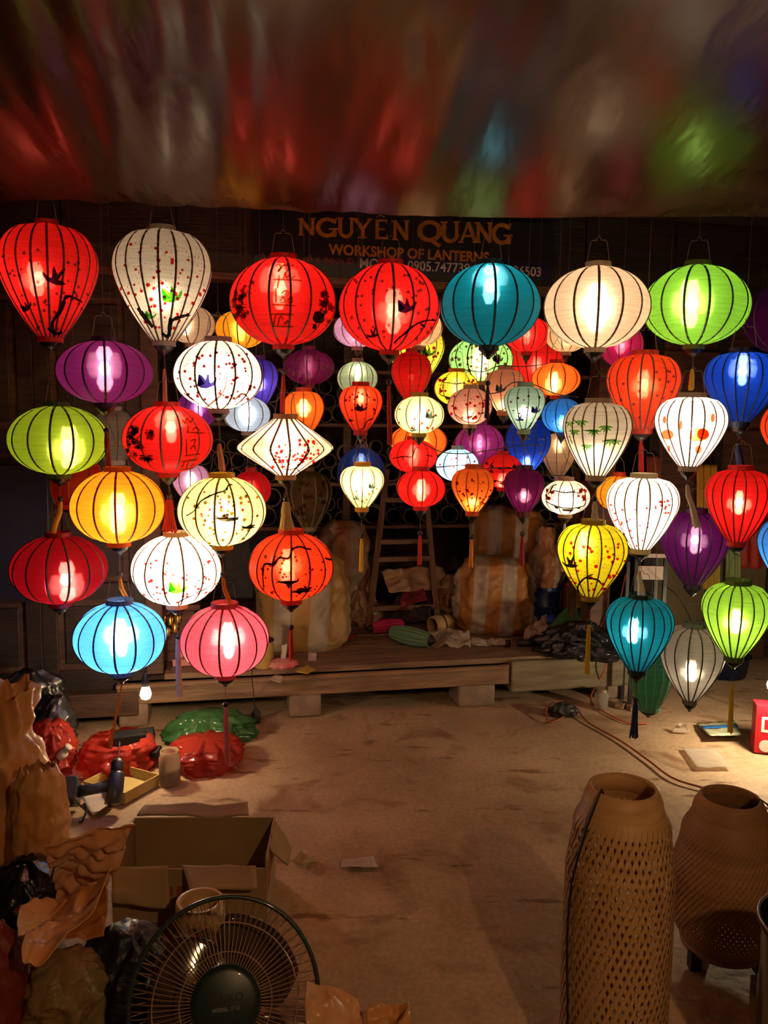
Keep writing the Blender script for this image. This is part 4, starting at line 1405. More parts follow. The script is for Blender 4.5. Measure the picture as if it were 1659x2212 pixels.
L = back('bluejar', 'royal blue balloon lantern with pink blossoms', cx=1140, y0=895, y1=1030, w=98, shape='drop', col='blue', d=3.58, n=12, vm=0.58, bright=1.1, bulb=COOL, tr=0.06, streak=0.1, bw=0.22, ribcol=(0.004, 0.01, 0.05))
L.blossoms('pale', 30, 1100, 915, 1182, 1010, 3)
back('tan', 'tan teardrop lantern with pale streak, behind bamboo-leaf lantern', cx=1207, y0=928, y1=1040, w=78, shape='drop', col='beige', d=3.62, n=9, vm=0.6, bright=0.4, tr=0.05, streak=0.14, bw=0.72)
back('orangeback', 'orange globe lantern behind red globe pair', cx=905, y0=908, y1=1000, w=124, shape='globe', col='orange', d=3.68, n=11, bright=0.85, tr=0.03, streak=0.05, ribcol=(0.5, 0.05, 0.01))
L = back('redbough', 'red globe lantern with thin black bough', cx=893, y0=942, y1=1027, w=103, shape='globe', col='red', d=3.53, n=9, bright=0.9, tr=0.03, streak=0.05, rb=0.3, ribcol=(0.3, 0.006, 0.006))
L.strokes('painted_branch', 'black', [[(846, 990), (872, 984), (890, 984), (896, 968), (902, 966)], [(872, 984), (870, 992)], [(918, 980), (936, 984)]], 2.2)
L = back('paleblue', 'pale blue globe lantern with red blossom dots', cx=988, y0=963, y1=1046, w=97, shape='globe', col='paleblue', d=3.52, n=10, bright=1.15, bulb=COOL, tr=0.02, streak=0.05, ribcol=(0.03, 0.08, 0.09))
L.blossoms('red', 14, 950, 985, 1030, 1030, 2.6)
L = back('redvillage', 'small red globe lantern with black village scene', cx=1085, y0=974, y1=1060, w=91, shape='globe', col='red', d=3.50, n=10, bright=1.0, tr=0.04, streak=0.09, bw=0.2, ribcol=(0.3, 0.006, 0.006))
village(L, 1085, 1020, 0.85)
L = back('plumblossom', 'dim purple globe lantern covered in pale blossoms', cx=667, y0=748, y1=838, w=108, shape='globe', col='plum', d=3.66, n=12, bright=0.38, bulb=NEUT, tr=0.02, streak=0.03, ribcol=(0.05, 0.005, 0.03))
L.blossoms('pale', 60, 618, 762, 716, 830, 3.2)
back('mintback', 'pale mint globe lantern behind small red bird lantern', cx=772, y0=774, y1=860, w=87, shape='globe', col='mint', d=3.62, n=10, bright=0.5, bulb=WARM, tr=0.04, streak=0.14, bw=0.65, ribcol=(0.1, 0.08, 0.05), ringcol=(0.4, 0.32, 0.26))
back('orangedrop', 'small orange teardrop lantern with yellow flame-like glow', cx=656, y0=837, y1=950, w=90, shape='drop', col='orange', d=3.55, n=10, vm=0.62, bright=1.0, tr=0.07, streak=0.22, bw=0.62, rt=0.36, rb=0.28, ribcol=(0.5, 0.03, 0.01), ringcol=(0.9, 0.16, 0.03))
back('violet', 'violet-blue teardrop lantern behind white navy-bird lantern', cx=562, y0=768, y1=890, w=78, shape='drop', col='violet', d=3.50, n=11, vm=0.62, bright=0.9, bulb=COOL, tr=0.06, streak=0.14, ribcol=(0.01, 0.008, 0.06))
back('greywhite', 'grey-white globe lantern behind white navy-bird lantern', cx=533, y0=850, y1=940, w=103, shape='globe', col='greywhite', d=3.40, n=10, bright=0.62, bulb=COOL, tr=0.06, streak=0.16, ribcol=(0.08, 0.06, 0.05), ringcol=(0.3, 0.28, 0.26))
back('purpleback', 'purple globe lantern behind red calligraphy squat lantern', cx=428, y0=835, y1=930, w=92, shape='globe', col='purple', d=3.52, n=10, bright=0.85, bulb=COOL, tr=0.08, streak=0.18, ribcol=(0.02, 0.004, 0.02))
L = back('navyback', 'dark navy balloon lantern behind yellow-white teardrop', cx=780, y0=960, y1=1085, w=102, shape='globe', col='navy', d=3.75, n=10, bright=0.35, bulb=COOL, tr=0.06, streak=0.2, bw=0.72, ribcol=(0.003, 0.005, 0.02))
back('lavdrop', 'lavender teardrop lantern behind yellow branch lantern', cx=413, y0=996, y1=1096, w=82, shape='drop', col='lavender', d=3.5, n=10, vm=0.62, bright=0.6, bulb=NEUT, tr=0.06, streak=0.18, bw=0.6, ribcol=(0.15, 0.05, 0.1))
back('crimsonback', 'crimson globe lantern behind yellow branch lantern', cx=543, y0=1010, y1=1104, w=86, shape='globe', col='deepred', d=3.5, n=10, bright=0.7, tr=0.02, streak=0.04)
back('amberedge', 'amber globe lantern with red ring behind brightest white teardrop', cx=1336, y0=1020, y1=1112, w=92, shape='globe', col='amber', d=3.42, n=10, bright=0.9, tr=0.03, streak=0.06, ribcol=(0.5, 0.06, 0.01), ringcol=(0.9, 0.08, 0.02))
L = back('dimpattern', 'dim unlit olive patterned lantern with straw tassel, above red bough lantern', cx=668, y0=1010, y1=1146, w=96, shape='drop', col='dimolive', d=3.9, n=10, vm=0.62, bright=0.0, tr=0.02, streak=0.0, rt=0.2, rb=0.32, ribcol=(0.12, 0.09, 0.03))
L.blossoms('brown', 20, 630, 1040, 700, 1120, 6)
back('palecone', 'pale blue-grey unlit lantern behind olive squat lantern', cx=246, y0=878, y1=1004, w=84, shape='drop', col='greywhite', d=3.55, n=9, vm=0.5, bright=0.0, tr=0.02, streak=0.0, rt=0.4, rb=0.5, hang=None)
L = back('orangecone', 'orange-red unlit lantern behind olive squat lantern', cx=166, y0=985, y1=1096, w=118, shape='drop', col='redorange', d=3.5, n=8, vm=0.35, bright=0.0, tr=0.02, streak=0.0, rt=0.5, rb=0.8, hang=None)

# hang every lantern: from the one named, else from one close above it, else from the soffit
for L, hg in PEND:
    if hg:
        L.hang(LAN[hg].bottom)
        continue
    top = L.base.z + L.H
    best = None
    for M in LAN.values():
        if M is L or M.d < 3.2 or L.d < 3.2:
            continue
        dx = math.hypot(M.base.x - L.base.x, (M.base.y - L.base.y) * 0.7)
        if M.bottom.z > top + 0.035 and dx < 0.16 and (best is None or M.bottom.z < best.bottom.z):
            best = M
    if best is not None:
        L.hang(best.bottom, min(0.05, (best.bottom.z - top) * 0.6))
    else:
        L.hang(Vector((L.base.x, L.base.y, tarp_z(L.base.x, L.base.y) + 0.004 if L.d < 3.03 else SOFF + 0.004)))

# ------------------------------------------------------------------ generic soft shapes
def interp(pts, z):
    for (z0, r0), (z1, r1) in zip(pts, pts[1:]):
        if z <= z1:
            q = (z - z0) / (z1 - z0) if z1 > z0 else 0
            q = q * q * (3 - 2 * q)
            return r0 + (r1 - r0) * q
    return pts[-1][1]


def sack(name, base, H, prof, mat, seed=1, amp=0.09, sq=1.0, rz=0.0, lean=(0, 0), n=72, m=44, close=True, pleat=0.0, parent=None, thick=0.0, sharp=1.0, crinkle=0.35):
    """soft bag: prof is (height fraction, radius) from the ground up, crumpled by ridged noise"""
    vs, fs = [], []
    zz = [i / m for i in range(m + 1)]
    sd = Vector((seed * 7.3, seed * 3.1, seed * 1.7))
    asp = H / max(b for a, b in prof)
    for z in zz:
        r = interp(prof, z)
        for k in range(n):
            a = 2 * PI * k / n
            d = Vector((math.cos(a), math.sin(a), z * asp * 0.75)) * (1.6 * sharp)
            q = 1 - 2 * abs(noise.noise(d + sd))
            q2 = noise.noise(d * 2.7 + sd)
            q3 = 1 - 2 * abs(noise.noise(d * 3.1 - sd))
            q4 = 1 - 2 * abs(noise.noise(d * 6.3 + sd))
            rr_ = r * (1 + amp * (q - 0.5) + amp * 0.4 * q2 + amp * crinkle * (q3 - .5) + amp * crinkle * .5 * (q4 - .5))
            if pleat:
                w_ = max(0, (z - 0.62) / 0.38)
                rr_ *= 1 + pleat * w_ * math.sin(a * 9 + 4 * noise.noise(d + sd))
            zo = z * H * (1 + (0.05 * noise.noise(d * 1.3 - sd) if 0 < z else 0))
            if z == 1 and not close:
                zo += 0.05 * H * noise.noise(d * 3 + sd)
            vs.append((rr_ * math.cos(a) + lean[0] * z * z, rr_ * sq * math.sin(a) + lean[1] * z * z, zo))
    for i in range(m):
        for k in range(n):
            k2 = (k + 1) % n
            fs.append((i * n + k, i * n + k2, (i + 1) * n + k2, (i + 1) * n + k))
    fs.append(tuple(reversed(range(n))))
    if close:
        fs.append(tuple(range(m * n, m * n + n)))
    o = MB().add(vs, fs).build(name, mat, parent, smooth=True)
    o.location = base
    o.rotation_euler = (0, 0, rz)
    if thick:
        solid(o, thick)
    return o


def sack_px(name, x, yb, w, yt, mat, z0=0.0, prof=None, seed=1, **k):
    """bag standing on level z0; yb is the row of its foot, yt of its top"""
    p = G(x, yb, z0)
    r = w * pxm(p) / 2
    p = p + Vector((p.x, p.y, 0)).normalized() * r * k.get('sq', 1.0) * 0.8
    r = w * pxm(p) / 2
    H = P(x, yt, p.y).z - z0
    p.z = z0
    prof = prof or [(0, .82), (.15, 1), (.6, .95), (.9, .6), (1, .15)]
    return sack(name, p, H, [(a, b * r) for a, b in prof], mat, seed, rz=math.atan2(-p.x, p.y), **k)


def sheet(name, corners, mat, amp=0.02, seed=1, nu=22, nv=22, th=0.001, curl=0.0, fr=9.0, parent=None, ridge=True):
    """crumpled sheet between four corners (3-D points, in order)"""
    a, b, c, d = [Vector(p) for p in corners]
    nrm = (b - a).cross(d - a).normalized()
    if nrm.z < 0:
        nrm = -nrm
    cen = (a + b + c + d) / 4
    cen.z = min(p.z for p in (a, b, c, d))
    sd = Vector((seed * 5.1, seed * 2.3, seed * 9.7))

    def fn(u, v):
        p = (a * (1 - u) + b * u) * (1 - v) + (d * (1 - u) + c * u) * v
        q = noise.noise(p * fr + sd)
        q = (1 - 2 * abs(q)) if ridge else q
        q += 0.45 * (1 - 2 * abs(noise.noise(p * fr * 2.1 - sd))) + 0.2 * noise.noise(p * fr * 4.7 + sd)
        e = curl * (abs(u - .5) * 2) ** 3
        p2 = p + nrm * (amp * q + e) + Vector((noise.noise(p * fr * .8 + sd), noise.noise(p * fr * .8 - sd), 0)) * amp * .8
        p2.z = max(0.002, p2.z)
        return p2 - cen
    o = MB().grid(fn, nu, nv).build(name, mat, parent, smooth=True)
    o.location = cen
    if th:
        solid(o, th)
    return o


def scrap(name, pts, z, mat, label, cat, seed=1, amp=0.006, th=0.0008, curl=0.0, group=None):
    """small flat scrap lying on level z, outline given in photo pixels"""
    q = [G(x, y, z + 0.004) for x, y in pts]
    o = sheet(name, q, mat, amp, seed, 8, 8, th, curl, 25)
    tag(o, label, cat, group)
    return o


def rope(name, pts, r, mat, label=None, cat=None, parent=None, sub=6):
    """smooth cable through 3-D points"""
    pts = [Vector(p) for p in pts]
    out = []
    for i in range(len(pts) - 1):
        p0, p1, p2, p3 = pts[max(0, i - 1)], pts[i], pts[i + 1], pts[min(len(pts) - 1, i + 2)]
        for k in range(sub):
            t_ = k / sub
            out.append(0.5 * ((2 * p1) + (p2 - p0) * t_ + (2 * p0 - 5 * p1 + 4 * p2 - p3) * t_ ** 2 + (3 * p1 - p0 - 3 * p2 + p3) * t_ ** 3))
    out.append(pts[-1])
    o = MB().tube(out, r, 6).build(name, mat, parent, smooth=True)
    if label:
        tag(o, label, cat)
    return o


ORPL = pm('orange_plastic_sack', (0.92, 0.50, 0.22), 0.34, col2=(0.78, 0.34, 0.11), scale=5, bump=0.4, bscale=16, trans=0.15)
ORPL2 = pm('deep_orange_film', (0.95, 0.36, 0.10), 0.28, col2=(0.95, 0.62, 0.40), scale=6, bump=0.4, bscale=18, trans=0.15)  # lighter peach second colour paints pale highlights into the film
PALEPL = pm('pale_film', (0.72, 0.50, 0.34), 0.3, col2=(0.6, 0.38, 0.22), scale=6, bump=0.5, bscale=22, trans=0.35)
STRIPE = stripemat('striped_sack', (0.62, 0.26, 0.06), (0.68, 0.55, 0.42), 1.9)
STRIPE2 = stripemat('striped_sack_faded', (0.52, 0.30, 0.09), (0.56, 0.46, 0.34), 1.6)
BLKPL = pm('black_bin_film', (0.012, 0.012, 0.014), 0.25, bump=0.6, bscale=18)
REDPL = thinplastic('red_carrier_film', (0.66, 0.065, 0.04), 0.38)
GRNPL = thinplastic('green_film', (0.09, 0.27, 0.09), 0.32)
CLEARPL = thinplastic('clear_film', (0.85, 0.74, 0.65), 0.55)
CARD = pm('brown_cardboard', (0.42, 0.27, 0.13), 0.8, var=0.2, scale=5)
CARDY = pm('yellow_card', (0.62, 0.45, 0.16), 0.75, var=0.15)
PAPER = pm('white_paper', (0.62, 0.50, 0.43), 0.8, var=0.15, scale=12)
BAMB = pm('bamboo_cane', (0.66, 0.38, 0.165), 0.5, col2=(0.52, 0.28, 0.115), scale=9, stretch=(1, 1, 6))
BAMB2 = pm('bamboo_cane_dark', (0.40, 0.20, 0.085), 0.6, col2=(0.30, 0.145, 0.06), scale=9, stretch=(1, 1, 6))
RUBBER = pm('black_rubber', (0.014, 0.013, 0.013), 0.45)
STEELBLUE = pm('tool_plastic', (0.03, 0.04, 0.05), 0.4, coat=0.2)
STEEL = pm('bare_steel', (0.6, 0.58, 0.55), 0.3, metal=1.0)
ORCAB = pm('orange_cable', (0.55, 0.11, 0.04), 0.5)
GOLD = pm('gilt', (0.75, 0.45, 0.12), 0.3, metal=0.9)

# ------------------------------------------------------------------ back shelves with wrapped rolls
sh = tag(empty('shelf_rack', W(0.3, 1.3, PZ)), 'dark wooden shelf rack along the back of the shop', 'shelf')
TS = 1.18
lev = [z_at(780, y, TS) for y in (1135, 1042, 915, 800, 690)]
a_, b_ = s_at(400, 1000, TS), s_at(1290, 1000, TS)
for z in lev:
    child_of(fbox('shelf_board', woodmat('shelf_wood', (0.20, 0.10, 0.05), (0.10, 0.05, 0.03), 0.6), a_, b_, TS - 0.02, TS + 0.38, z - 0.022, z, None, 0.003), sh)
for s_ in (a_, a_ + (b_ - a_) * .36, a_ + (b_ - a_) * .70, b_ - 0.05):
    child_of(fbox('upright', BROWNWOOD, s_, s_ + 0.05, TS + 0.0, TS + 0.05, PZ, lev[-1] + 0.1, None, 0.003), sh)
rg = random.Random(4)
wrapm = [thinplastic('wrap_film_%d' % i, c, 0.35, 0.12, 0.5) for i, c in enumerate(((0.42, 0.30, 0.22), (0.30, 0.20, 0.15), (0.5, 0.42, 0.36)))]
rollm = []
for i in range(3):
    r_ = 0.045 + 0.008 * i
    rollm.append(MB().lathe([(r_ * .86, 0), (r_, 0.0), (r_ * 1.02, 0.03), (r_, 0.16), (r_ * .88, 0.16), (r_ * .86, 0.0)], 16, closed=False, rot=Matrix.Rotation(-PI / 2, 3, 'X')).mesh('wrapped_roll', wrapm[i], True))
nroll = 0
for li in range(4):
    z = lev[li]
    gap = lev[li + 1] - z - 0.03
    s_ = a_ + 0.08
    while s_ < b_ - 0.1:
        k = rg.randrange(3)
        r_ = 0.047 + 0.008 * k
        zc = z + r_
        row = 0
        while zc + r_ < z + gap and nroll < 130:
            o = link('wrapped_roll', rollm[k])
            o.location = W(s_ + (0.5 * r_ if row % 2 else 0) + rg.uniform(-.004, .004), TS + rg.uniform(-0.01, 0.05), zc)
            o.rotation_euler = (0, 0, FA + rg.uniform(-.12, .12))
            tag(o, '%s plastic-wrapped hollow lantern-frame roll on the %s back shelf' % (('small brown', 'dark brown', 'wide greyish')[k], ('lowest', 'second lowest', 'middle', 'upper')[li]), 'roll', '%s rolls on the %s back shelf' % (('small brown', 'dark brown', 'wide greyish')[k], ('lowest', 'second lowest', 'middle', 'upper')[li]))
            nroll += 1
            zc += 1.9 * r_
            row += 1
        s_ += 2.12 * r_

# ------------------------------------------------------------------ things on the platform
B1 = [(0, .86), (.08, .98), (.3, 1.0), (.75, .96), (.93, .8), (1, .45)]
tag(sack_px('striped_sack', 1066, 1372, 168, 1203, STRIPE, PZ, B1, 3, amp=0.14, crinkle=.6, sq=.75), 'bulging orange-and-white striped sack standing on the platform beside blue barrel', 'sack')
tag(sack_px('striped_sack', 1090, 1332, 160, 1096, STRIPE, PZ, [(0, .9), (.3, 1), (.55, .9), (.62, .98), (.85, 1), (.95, .85), (1, .5)], 5, amp=0.10, sq=.55), 'taller striped orange sack standing behind the bulging striped one', 'sack')
tag(sack_px('striped_sack', 652, 1408, 200, 1160, STRIPE2, PZ, [(0, .9), (.08, 1), (.55, .98), (.75, .85), (.9, .5), (1, .3)], 8, amp=0.12, sq=0.8), 'big faded striped plastic bag behind the red bough lantern', 'sack')
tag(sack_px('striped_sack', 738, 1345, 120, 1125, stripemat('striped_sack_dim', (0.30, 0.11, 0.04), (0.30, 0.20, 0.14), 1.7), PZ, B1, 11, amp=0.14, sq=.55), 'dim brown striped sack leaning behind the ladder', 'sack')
tag(sack_px('plastic_bag', 778, 1352, 88, 1275, PALEPL, PZ, [(0, .9), (.3, 1), (.7, .7), (1, .3)], 12, amp=0.3, sharp=1.5), 'crumpled pale brown plastic bag at the ladder foot', 'bag')
tag(sack_px('plastic_bag', 972, 1340, 80, 1240, pm('clear_brown_film', (0.30, 0.18, 0.11), 0.25, bump=0.5, trans=0.2), PZ, [(0, .9), (.4, 1), (.8, .8), (1, .4)], 13, amp=0.25), 'brownish plastic bag squeezed between ladder and striped sack', 'bag')

# blue barrel and the tied bag on it
bp = G(1178, 1346, PZ) + Vector((0, 0.07, 0))
rb_ = 34 * pxm(bp)
hb = P(1178, 1268, bp.y).z - PZ
br = tag(empty('blue_barrel', (bp.x, bp.y, PZ)), 'dark blue plastic barrel beside the striped sack', 'barrel')
BLUEP = pm('blue_plastic', (0.012, 0.02, 0.13), 0.4)
MB().lathe([(rb_ * .9, 0), (rb_ * .97, hb * .1), (rb_ * .97, hb * .45), (rb_ * 1.02, hb * .48), (rb_ * .97, hb * .52), (rb_ * .97, hb * .9), (rb_ * .9, hb)], 24).build('barrel_body', BLUEP, br, True)
MB().lathe([(rb_ * .9, hb - 0.006), (rb_ * 1.04, hb - 0.006), (rb_ * 1.04, hb + 0.012), (rb_ * .9, hb + 0.012)], 24).build('lid', BLUEP, br, False)
o = sack('plastic_bag', (bp.x, bp.y, PZ + hb + 0.012), P(1180, 1142, bp.y).z - PZ - hb, [(0, .8 * rb_ * 1.2), (.2, rb_ * 1.25), (.5, rb_ * 1.0), (.72, rb_ * .55), (.8, rb_ * .62), (1, rb_ * .5)], stripemat('tied_bag_film', (0.62, 0.25, 0.10), (0.62, 0.44, 0.32), 1.8), 21, amp=0.14)
tag(o, 'tied orange plastic bag sitting on the blue barrel lid', 'bag')
# carton board beside the barrel
cb = G(1236, 1348, PZ)
o = MB().box((0, 0, 0.11), (0.115, 0.10, 0.22)).build('carton', pm('ochre_board', (0.42, 0.24, 0.07), 0.75, var=0.2))
o.location = (cb.x + 0.01, cb.y + 0.06, PZ)
o.rotation_euler = (0, 0, 0.1)
bevel(o, 0.002)
tag(o, 'tall ochre cardboard carton beside the blue barrel', 'carton')
o = MB().lathe([(0.03, 0), (0.038, 0.012), (0.03, 0.03), (0.01, 0.034)], 14).build('red_bundle', pm('dull_red_plastic', (0.4, 0.05, 0.03), 0.5))
o.location = (cb.x - 0.01, cb.y + 0.06, PZ + 0.22)
tag(o, 'dull red rounded bundle on the ochre carton', 'bundle')

# ladder
ld = tag(empty('wooden_ladder', (0, 0, 0)), 'brown wooden ladder tapering upward, leaning against the back shelves', 'ladder')
LADM = woodmat('ladder_wood', (0.20, 0.105, 0.055), (0.10, 0.05, 0.03), 0.55)
fl, fr_ = G(796, 1348, PZ), G(944, 1335, PZ)
fl = FP(796, 1348, 0.70)
fl.z = PZ
fr_ = FP(946, 1332, 0.70)
fr_.z = PZ
tl_, tr_ = FP(836, 1015, 1.12), FP(915, 1015, 1.12)


def beam(name, a, b, w, h, mat, parent=None):
    a, b = Vector(a), Vector(b)
    d = (b - a)
    x_ = d.normalized()
    up = Vector((0, 0, 1)) if abs(x_.z) < 0.9 else FN
    y_ = up.cross(x_).normalized()
    z_ = x_.cross(y_)
    m_ = Matrix((x_, y_, z_)).transposed()
    o = MB().box((0, 0, 0), (d.length, w, h)).build(name, mat, parent)
    o.location = (a + b) / 2
    o.rotation_euler = m_.to_euler()
    bevel(o, 0.003)
    return o


beam('side_rail', fl, tl_, 0.035, 0.03, LADM, ld)
beam('side_rail', fr_, tr_, 0.035, 0.03, LADM, ld)
for q in (0.12, 0.42, 0.53, 0.80):
    beam('rung', fl.lerp(tl_, q), fr_.lerp(tr_, q), 0.045, 0.03, LADM, ld)

# heap of cloths below the ladder
tag(sheet('folded_cloth', [G(838, 1350, PZ + 0.02), G(935, 1350, PZ + 0.02), FP(925, 1270, 0.9), FP(860, 1280, 0.9)], pm('dark_cloth', (0.02, 0.012, 0.012), 0.9), 0.03, 3), 'black cloth heaped on the platform under the ladder', 'cloth')
tag(sheet('folded_cloth', [FP(862, 1318, 0.72), FP(925, 1300, 0.72), FP(915, 1268, 0.86), FP(870, 1282, 0.86)], pm('dark_red_cloth', (0.20, 0.015, 0.02), 0.9), 0.015, 6), 'dark red cloth folded over the black heap', 'cloth')
tag(sheet('plastic_sheet', [FP(820, 1235, 0.95), FP(960, 1225, 0.95), FP(965, 1275, 0.85), FP(840, 1285, 0.85)], PALEPL, 0.03, 7), 'creased brown plastic sheet lying across the ladder shelf', 'sheet')

# bamboo ring and collapsed lanterns on the deck
rp_ = G(952, 1372, PZ)
br = empty('bamboo_ring', (rp_.x, rp_.y + 0.03, PZ + 0.055), R(35))
tag(br, 'short hollow bamboo tube lying on its side on the platform', 'bamboo ring')
rt_ = Matrix.Rotation(PI / 2, 3, 'Y')
MB().lathe([(0.045, -0.06), (0.055, -0.06), (0.058, 0), (0.052, 0.065), (0.043, 0.065), (0.045, -0.06)], 20, closed=False, rot=rt_).build('tube_wall', pm('pale_bamboo', (0.55, 0.36, 0.17), 0.55, var=0.2), br, True)
MB().lathe([(0.0575, -0.004), (0.061, -0.004), (0.061, 0.004), (0.0575, 0.004)], 20, closed=False, rot=rt_).build('dark_band', RUBBER, br)


def spindle(name, x0, y0, x1, y1, rpx, mat, capm, label, z=PZ):
    a, b = G(x0, y0, z), G(x1, y1, z)
    r_ = rpx * pxm(a)
    L_ = (b - a).length
    root = tag(empty(name, (a + b) / 2 + Vector((0, 0, r_)), math.atan2(b.y - a.y, b.x - a.x)), label, 'lantern')
    n_ = 14
    vs, fs = [], []
    m_ = 16
    for i in range(m_ + 1):
        q = i / m_
        rr_ = r_ * (0.35 + 0.65 * math.sin(PI * min(1, 0.12 + q * 0.76)) ** 0.8)
        for k in range(2 * n_):
            an = PI * k / n_
            f_ = 1.0 if k % 2 else 0.88
            vs.append((-L_ / 2 + L_ * q, rr_ * f_ * math.cos(an), rr_ * f_ * math.sin(an)))
    for i in range(m_):
        for k in range(2 * n_):
            k2 = (k + 1) % (2 * n_)
            fs.append((i * 2 * n_ + k, i * 2 * n_ + k2, (i + 1) * 2 * n_ + k2, (i + 1) * 2 * n_ + k))
    MB().add(vs, fs).build('pleated_shade', mat, root)
    rot = Matrix.Rotation(PI / 2, 3, 'Y')
    MB().lathe([(r_ * .55, L_ / 2 - 0.012), (r_ * .6, L_ / 2), (r_ * .4, L_ / 2 + 0.012), (r_ * .15, L_ / 2 + 0.03)], 12, rot=rot).build('end_cap', capm, root)
    MB().lathe([(r_ * .5, -L_ / 2 - 0.012), (r_ * .6, -L_ / 2), (r_ * .5, -L_ / 2 + 0.012)], 12, rot=rot).build('end_cap', capm, root)
    return root


spindle('folded_lantern', 868, 1362, 802, 1372, 15, pm('magenta_silk', (0.55, 0.02, 0.10), 0.4, trans=0.2), BLK, 'collapsed magenta lantern lying on the platform')
sp_ = spindle('folded_lantern', 846, 1384, 930, 1404, 20, pm('green_silk', (0.14, 0.28, 0.18), 0.4, trans=0.2), BLK, 'collapsed green lantern in clear wrapping lying on the platform')
tag(sheet('plastic_bag', [G(925, 1400, PZ), G(1018, 1402, PZ), G(1015, 1372, PZ + 0.05), G(925, 1366, PZ + 0.05)], CLEARPL, 0.03, 21, fr=14), 'crumpled clear plastic bag next to the collapsed green lantern', 'bag')
tag(sheet('plastic_bag', [G(1118, 1392, PZ), G(1185, 1372, PZ + .02), FP(1182, 1335, .42), FP(1140, 1365, .4)], pm('white_film', (0.60, 0.42, 0.33), 0.35, bump=0.4, trans=0.3), 0.03, 22, fr=12), 'crumpled pinkish plastic bag in front of the blue barrel', 'bag')
tag(sheet('plastic_bag', [G(1015, 1398, PZ), G(1108, 1398, PZ), G(1108, 1385, PZ + .03), G(1020, 1382, PZ + .03)], CLEARPL, 0.02, 23, fr=16), 'flat clear plastic wrapping at the foot of the striped sack', 'wrapping')
for i, (x, y, l, r_) in enumerate(((1090, 1398, .03, .022), (1118, 1396, .11, .02))):
    p = G(x, y, PZ)
    o = MB().lathe([(r_ * .8, 0), (r_, 0.006), (r_, l - 0.006), (r_ * .6, l)], 14, rot=Matrix.Rotation(PI / 2, 3, 'Y')).build('black_tape_roll' if i == 0 else 'torch', RUBBER, None, True)
    o.location = (p.x, p.y, PZ + r_)
    tag(o, ('small black tape roll on the platform', 'short black torch lying beside the tape roll')[i], ('tape', 'torch')[i])
tag(sack_px('plastic_bag', 1255, 1425, 185, 1345, BLKPL, PZ, [(0, .95), (.3, 1), (.6, .75), (1, .3)], 31, amp=0.4, sharp=1.4, sq=0.55), 'black plastic bag heaped on the platform edge under green film', 'bag')
tag(sheet('plastic_sheet', [FP(1175, 1378, .25), FP(1320, 1360, .25), FP(1330, 1310, .36), FP(1220, 1318, .36)], GRNPL, 0.035, 33, fr=11), 'crumpled translucent green film over the black bag', 'sheet')

# left end: altar things, jacket, tray of cups, tin, tissue pack
o = sheet('jacket', [FP(478, 1290, .28), FP(548, 1290, .28), FP(540, 1165, .3), FP(488, 1165, .3)], pm('black_jacket', (0.016, 0.014, 0.014), 0.85), 0.02, 41, fr=10, th=0.012)
tag(o, 'black jacket hanging behind the pink squat lantern', 'jacket')
alt = tag(empty('altar_stand', W(s_at(372, 1400, .25), .25, PZ)), 'dark carved wooden altar stand at the left end of the platform', 'altar stand')
s0_, s1_ = s_at(330, 1400, .25), s_at(430, 1400, .25)
for z0, z1, e in ((PZ, PZ + .05, 0.0), (PZ + .05, PZ + .26, -.02), (PZ + .26, PZ + .29, .01)):
    child_of(fbox('stand_tier', REDWOOD, s0_ - e, s1_ + e, .2, .36, z0, z1, None, .004), alt)
for i, (x, y) in enumerate(((352, 1338), (368, 1342), (384, 1338), (378, 1358), (362, 1366))):
    p = FP(x, y, 0.17)
    o = MB().lathe([(.012, -.02), (.02, -.012), (.014, 0), (.021, .014), (.012, .026), (.004, .032)], 12).build('gilt_ornament', GOLD, None, True)
    o.location = W(*ST(p)[:2], p.z)
    tag(o, 'small gilt ornament on the dark altar stand', 'ornament', 'gilt ornaments on the altar stand')
tp_ = G(400, 1445, PZ)
tr = tag(empty('cup_tray', (tp_.x, tp_.y + .03, PZ), FA), 'wooden tray with a lidded pink box on the platform', 'tray')
MB().box((0, 0, 0.008), (.15, .09, .016)).build('tray_base', REDWOOD, tr)
MB().box((0, 0, 0.032), (.13, .07, .030)).build('lidded_box', pm('pink_ceramic', (0.62, 0.26, 0.2), 0.3), tr)
MB().box((0, 0, 0.049), (.135, .075, .005)).build('box_lid', pm('pink_lid', (0.55, 0.2, 0.16), 0.3), tr)
for i in range(2):
    p = Vector((tp_.x - .03 + .045 * i, tp_.y + .03, PZ + .0515))
    o = MB().lathe([(.012, 0), (.015, .003), (.017, .032), (.0145, .032), (.013, .006), (.001, .005)], 14, closed=False).build('cup', pm('pale_ceramic', (0.7, 0.5, 0.42), 0.25), None, True)
    o.location = p
    tag(o, 'small pale cup standing on the lidded tray box', 'cup', 'pale cups on the tray')
tn = G(568, 1446, PZ)
o = tag(empty('tin_can', (tn.x, tn.y + .04, PZ)), 'ribbed yellow tin beside the pink tissue pack', 'tin')
YT = pm('yellow_tin', (0.55, 0.36, 0.10), 0.4, var=0.2)
prof = [(.045, 0)]
for i in range(7):
    prof += [(.049, .006 + .018 * i), (.046, .015 + .018 * i)]
MB().lathe(prof + [(.048, .135)], 22).build('tin_body', YT, o, True)
MB().lathe([(.044, .135), (.050, .135), (.050, .143), (.044, .143)], 22).build('tin_lid', RUBBER, o)
tg = G(606, 1446, PZ)
tk = tag(empty('tissue_pack', (tg.x + .01, tg.y + .02, PZ), R(15)), 'pink soft tissue pack with a tissue sticking out', 'tissue pack')
q = sack('pack_body', (0, 0, 0), .05, [(0, .055), (.3, .07), (.7, .066), (1, .03)], pm('pink_pack', (0.75, 0.13, 0.15), 0.35, col2=(0.62, 0.30, 0.28), scale=14), 51, amp=.2, sq=.55, parent=tk)
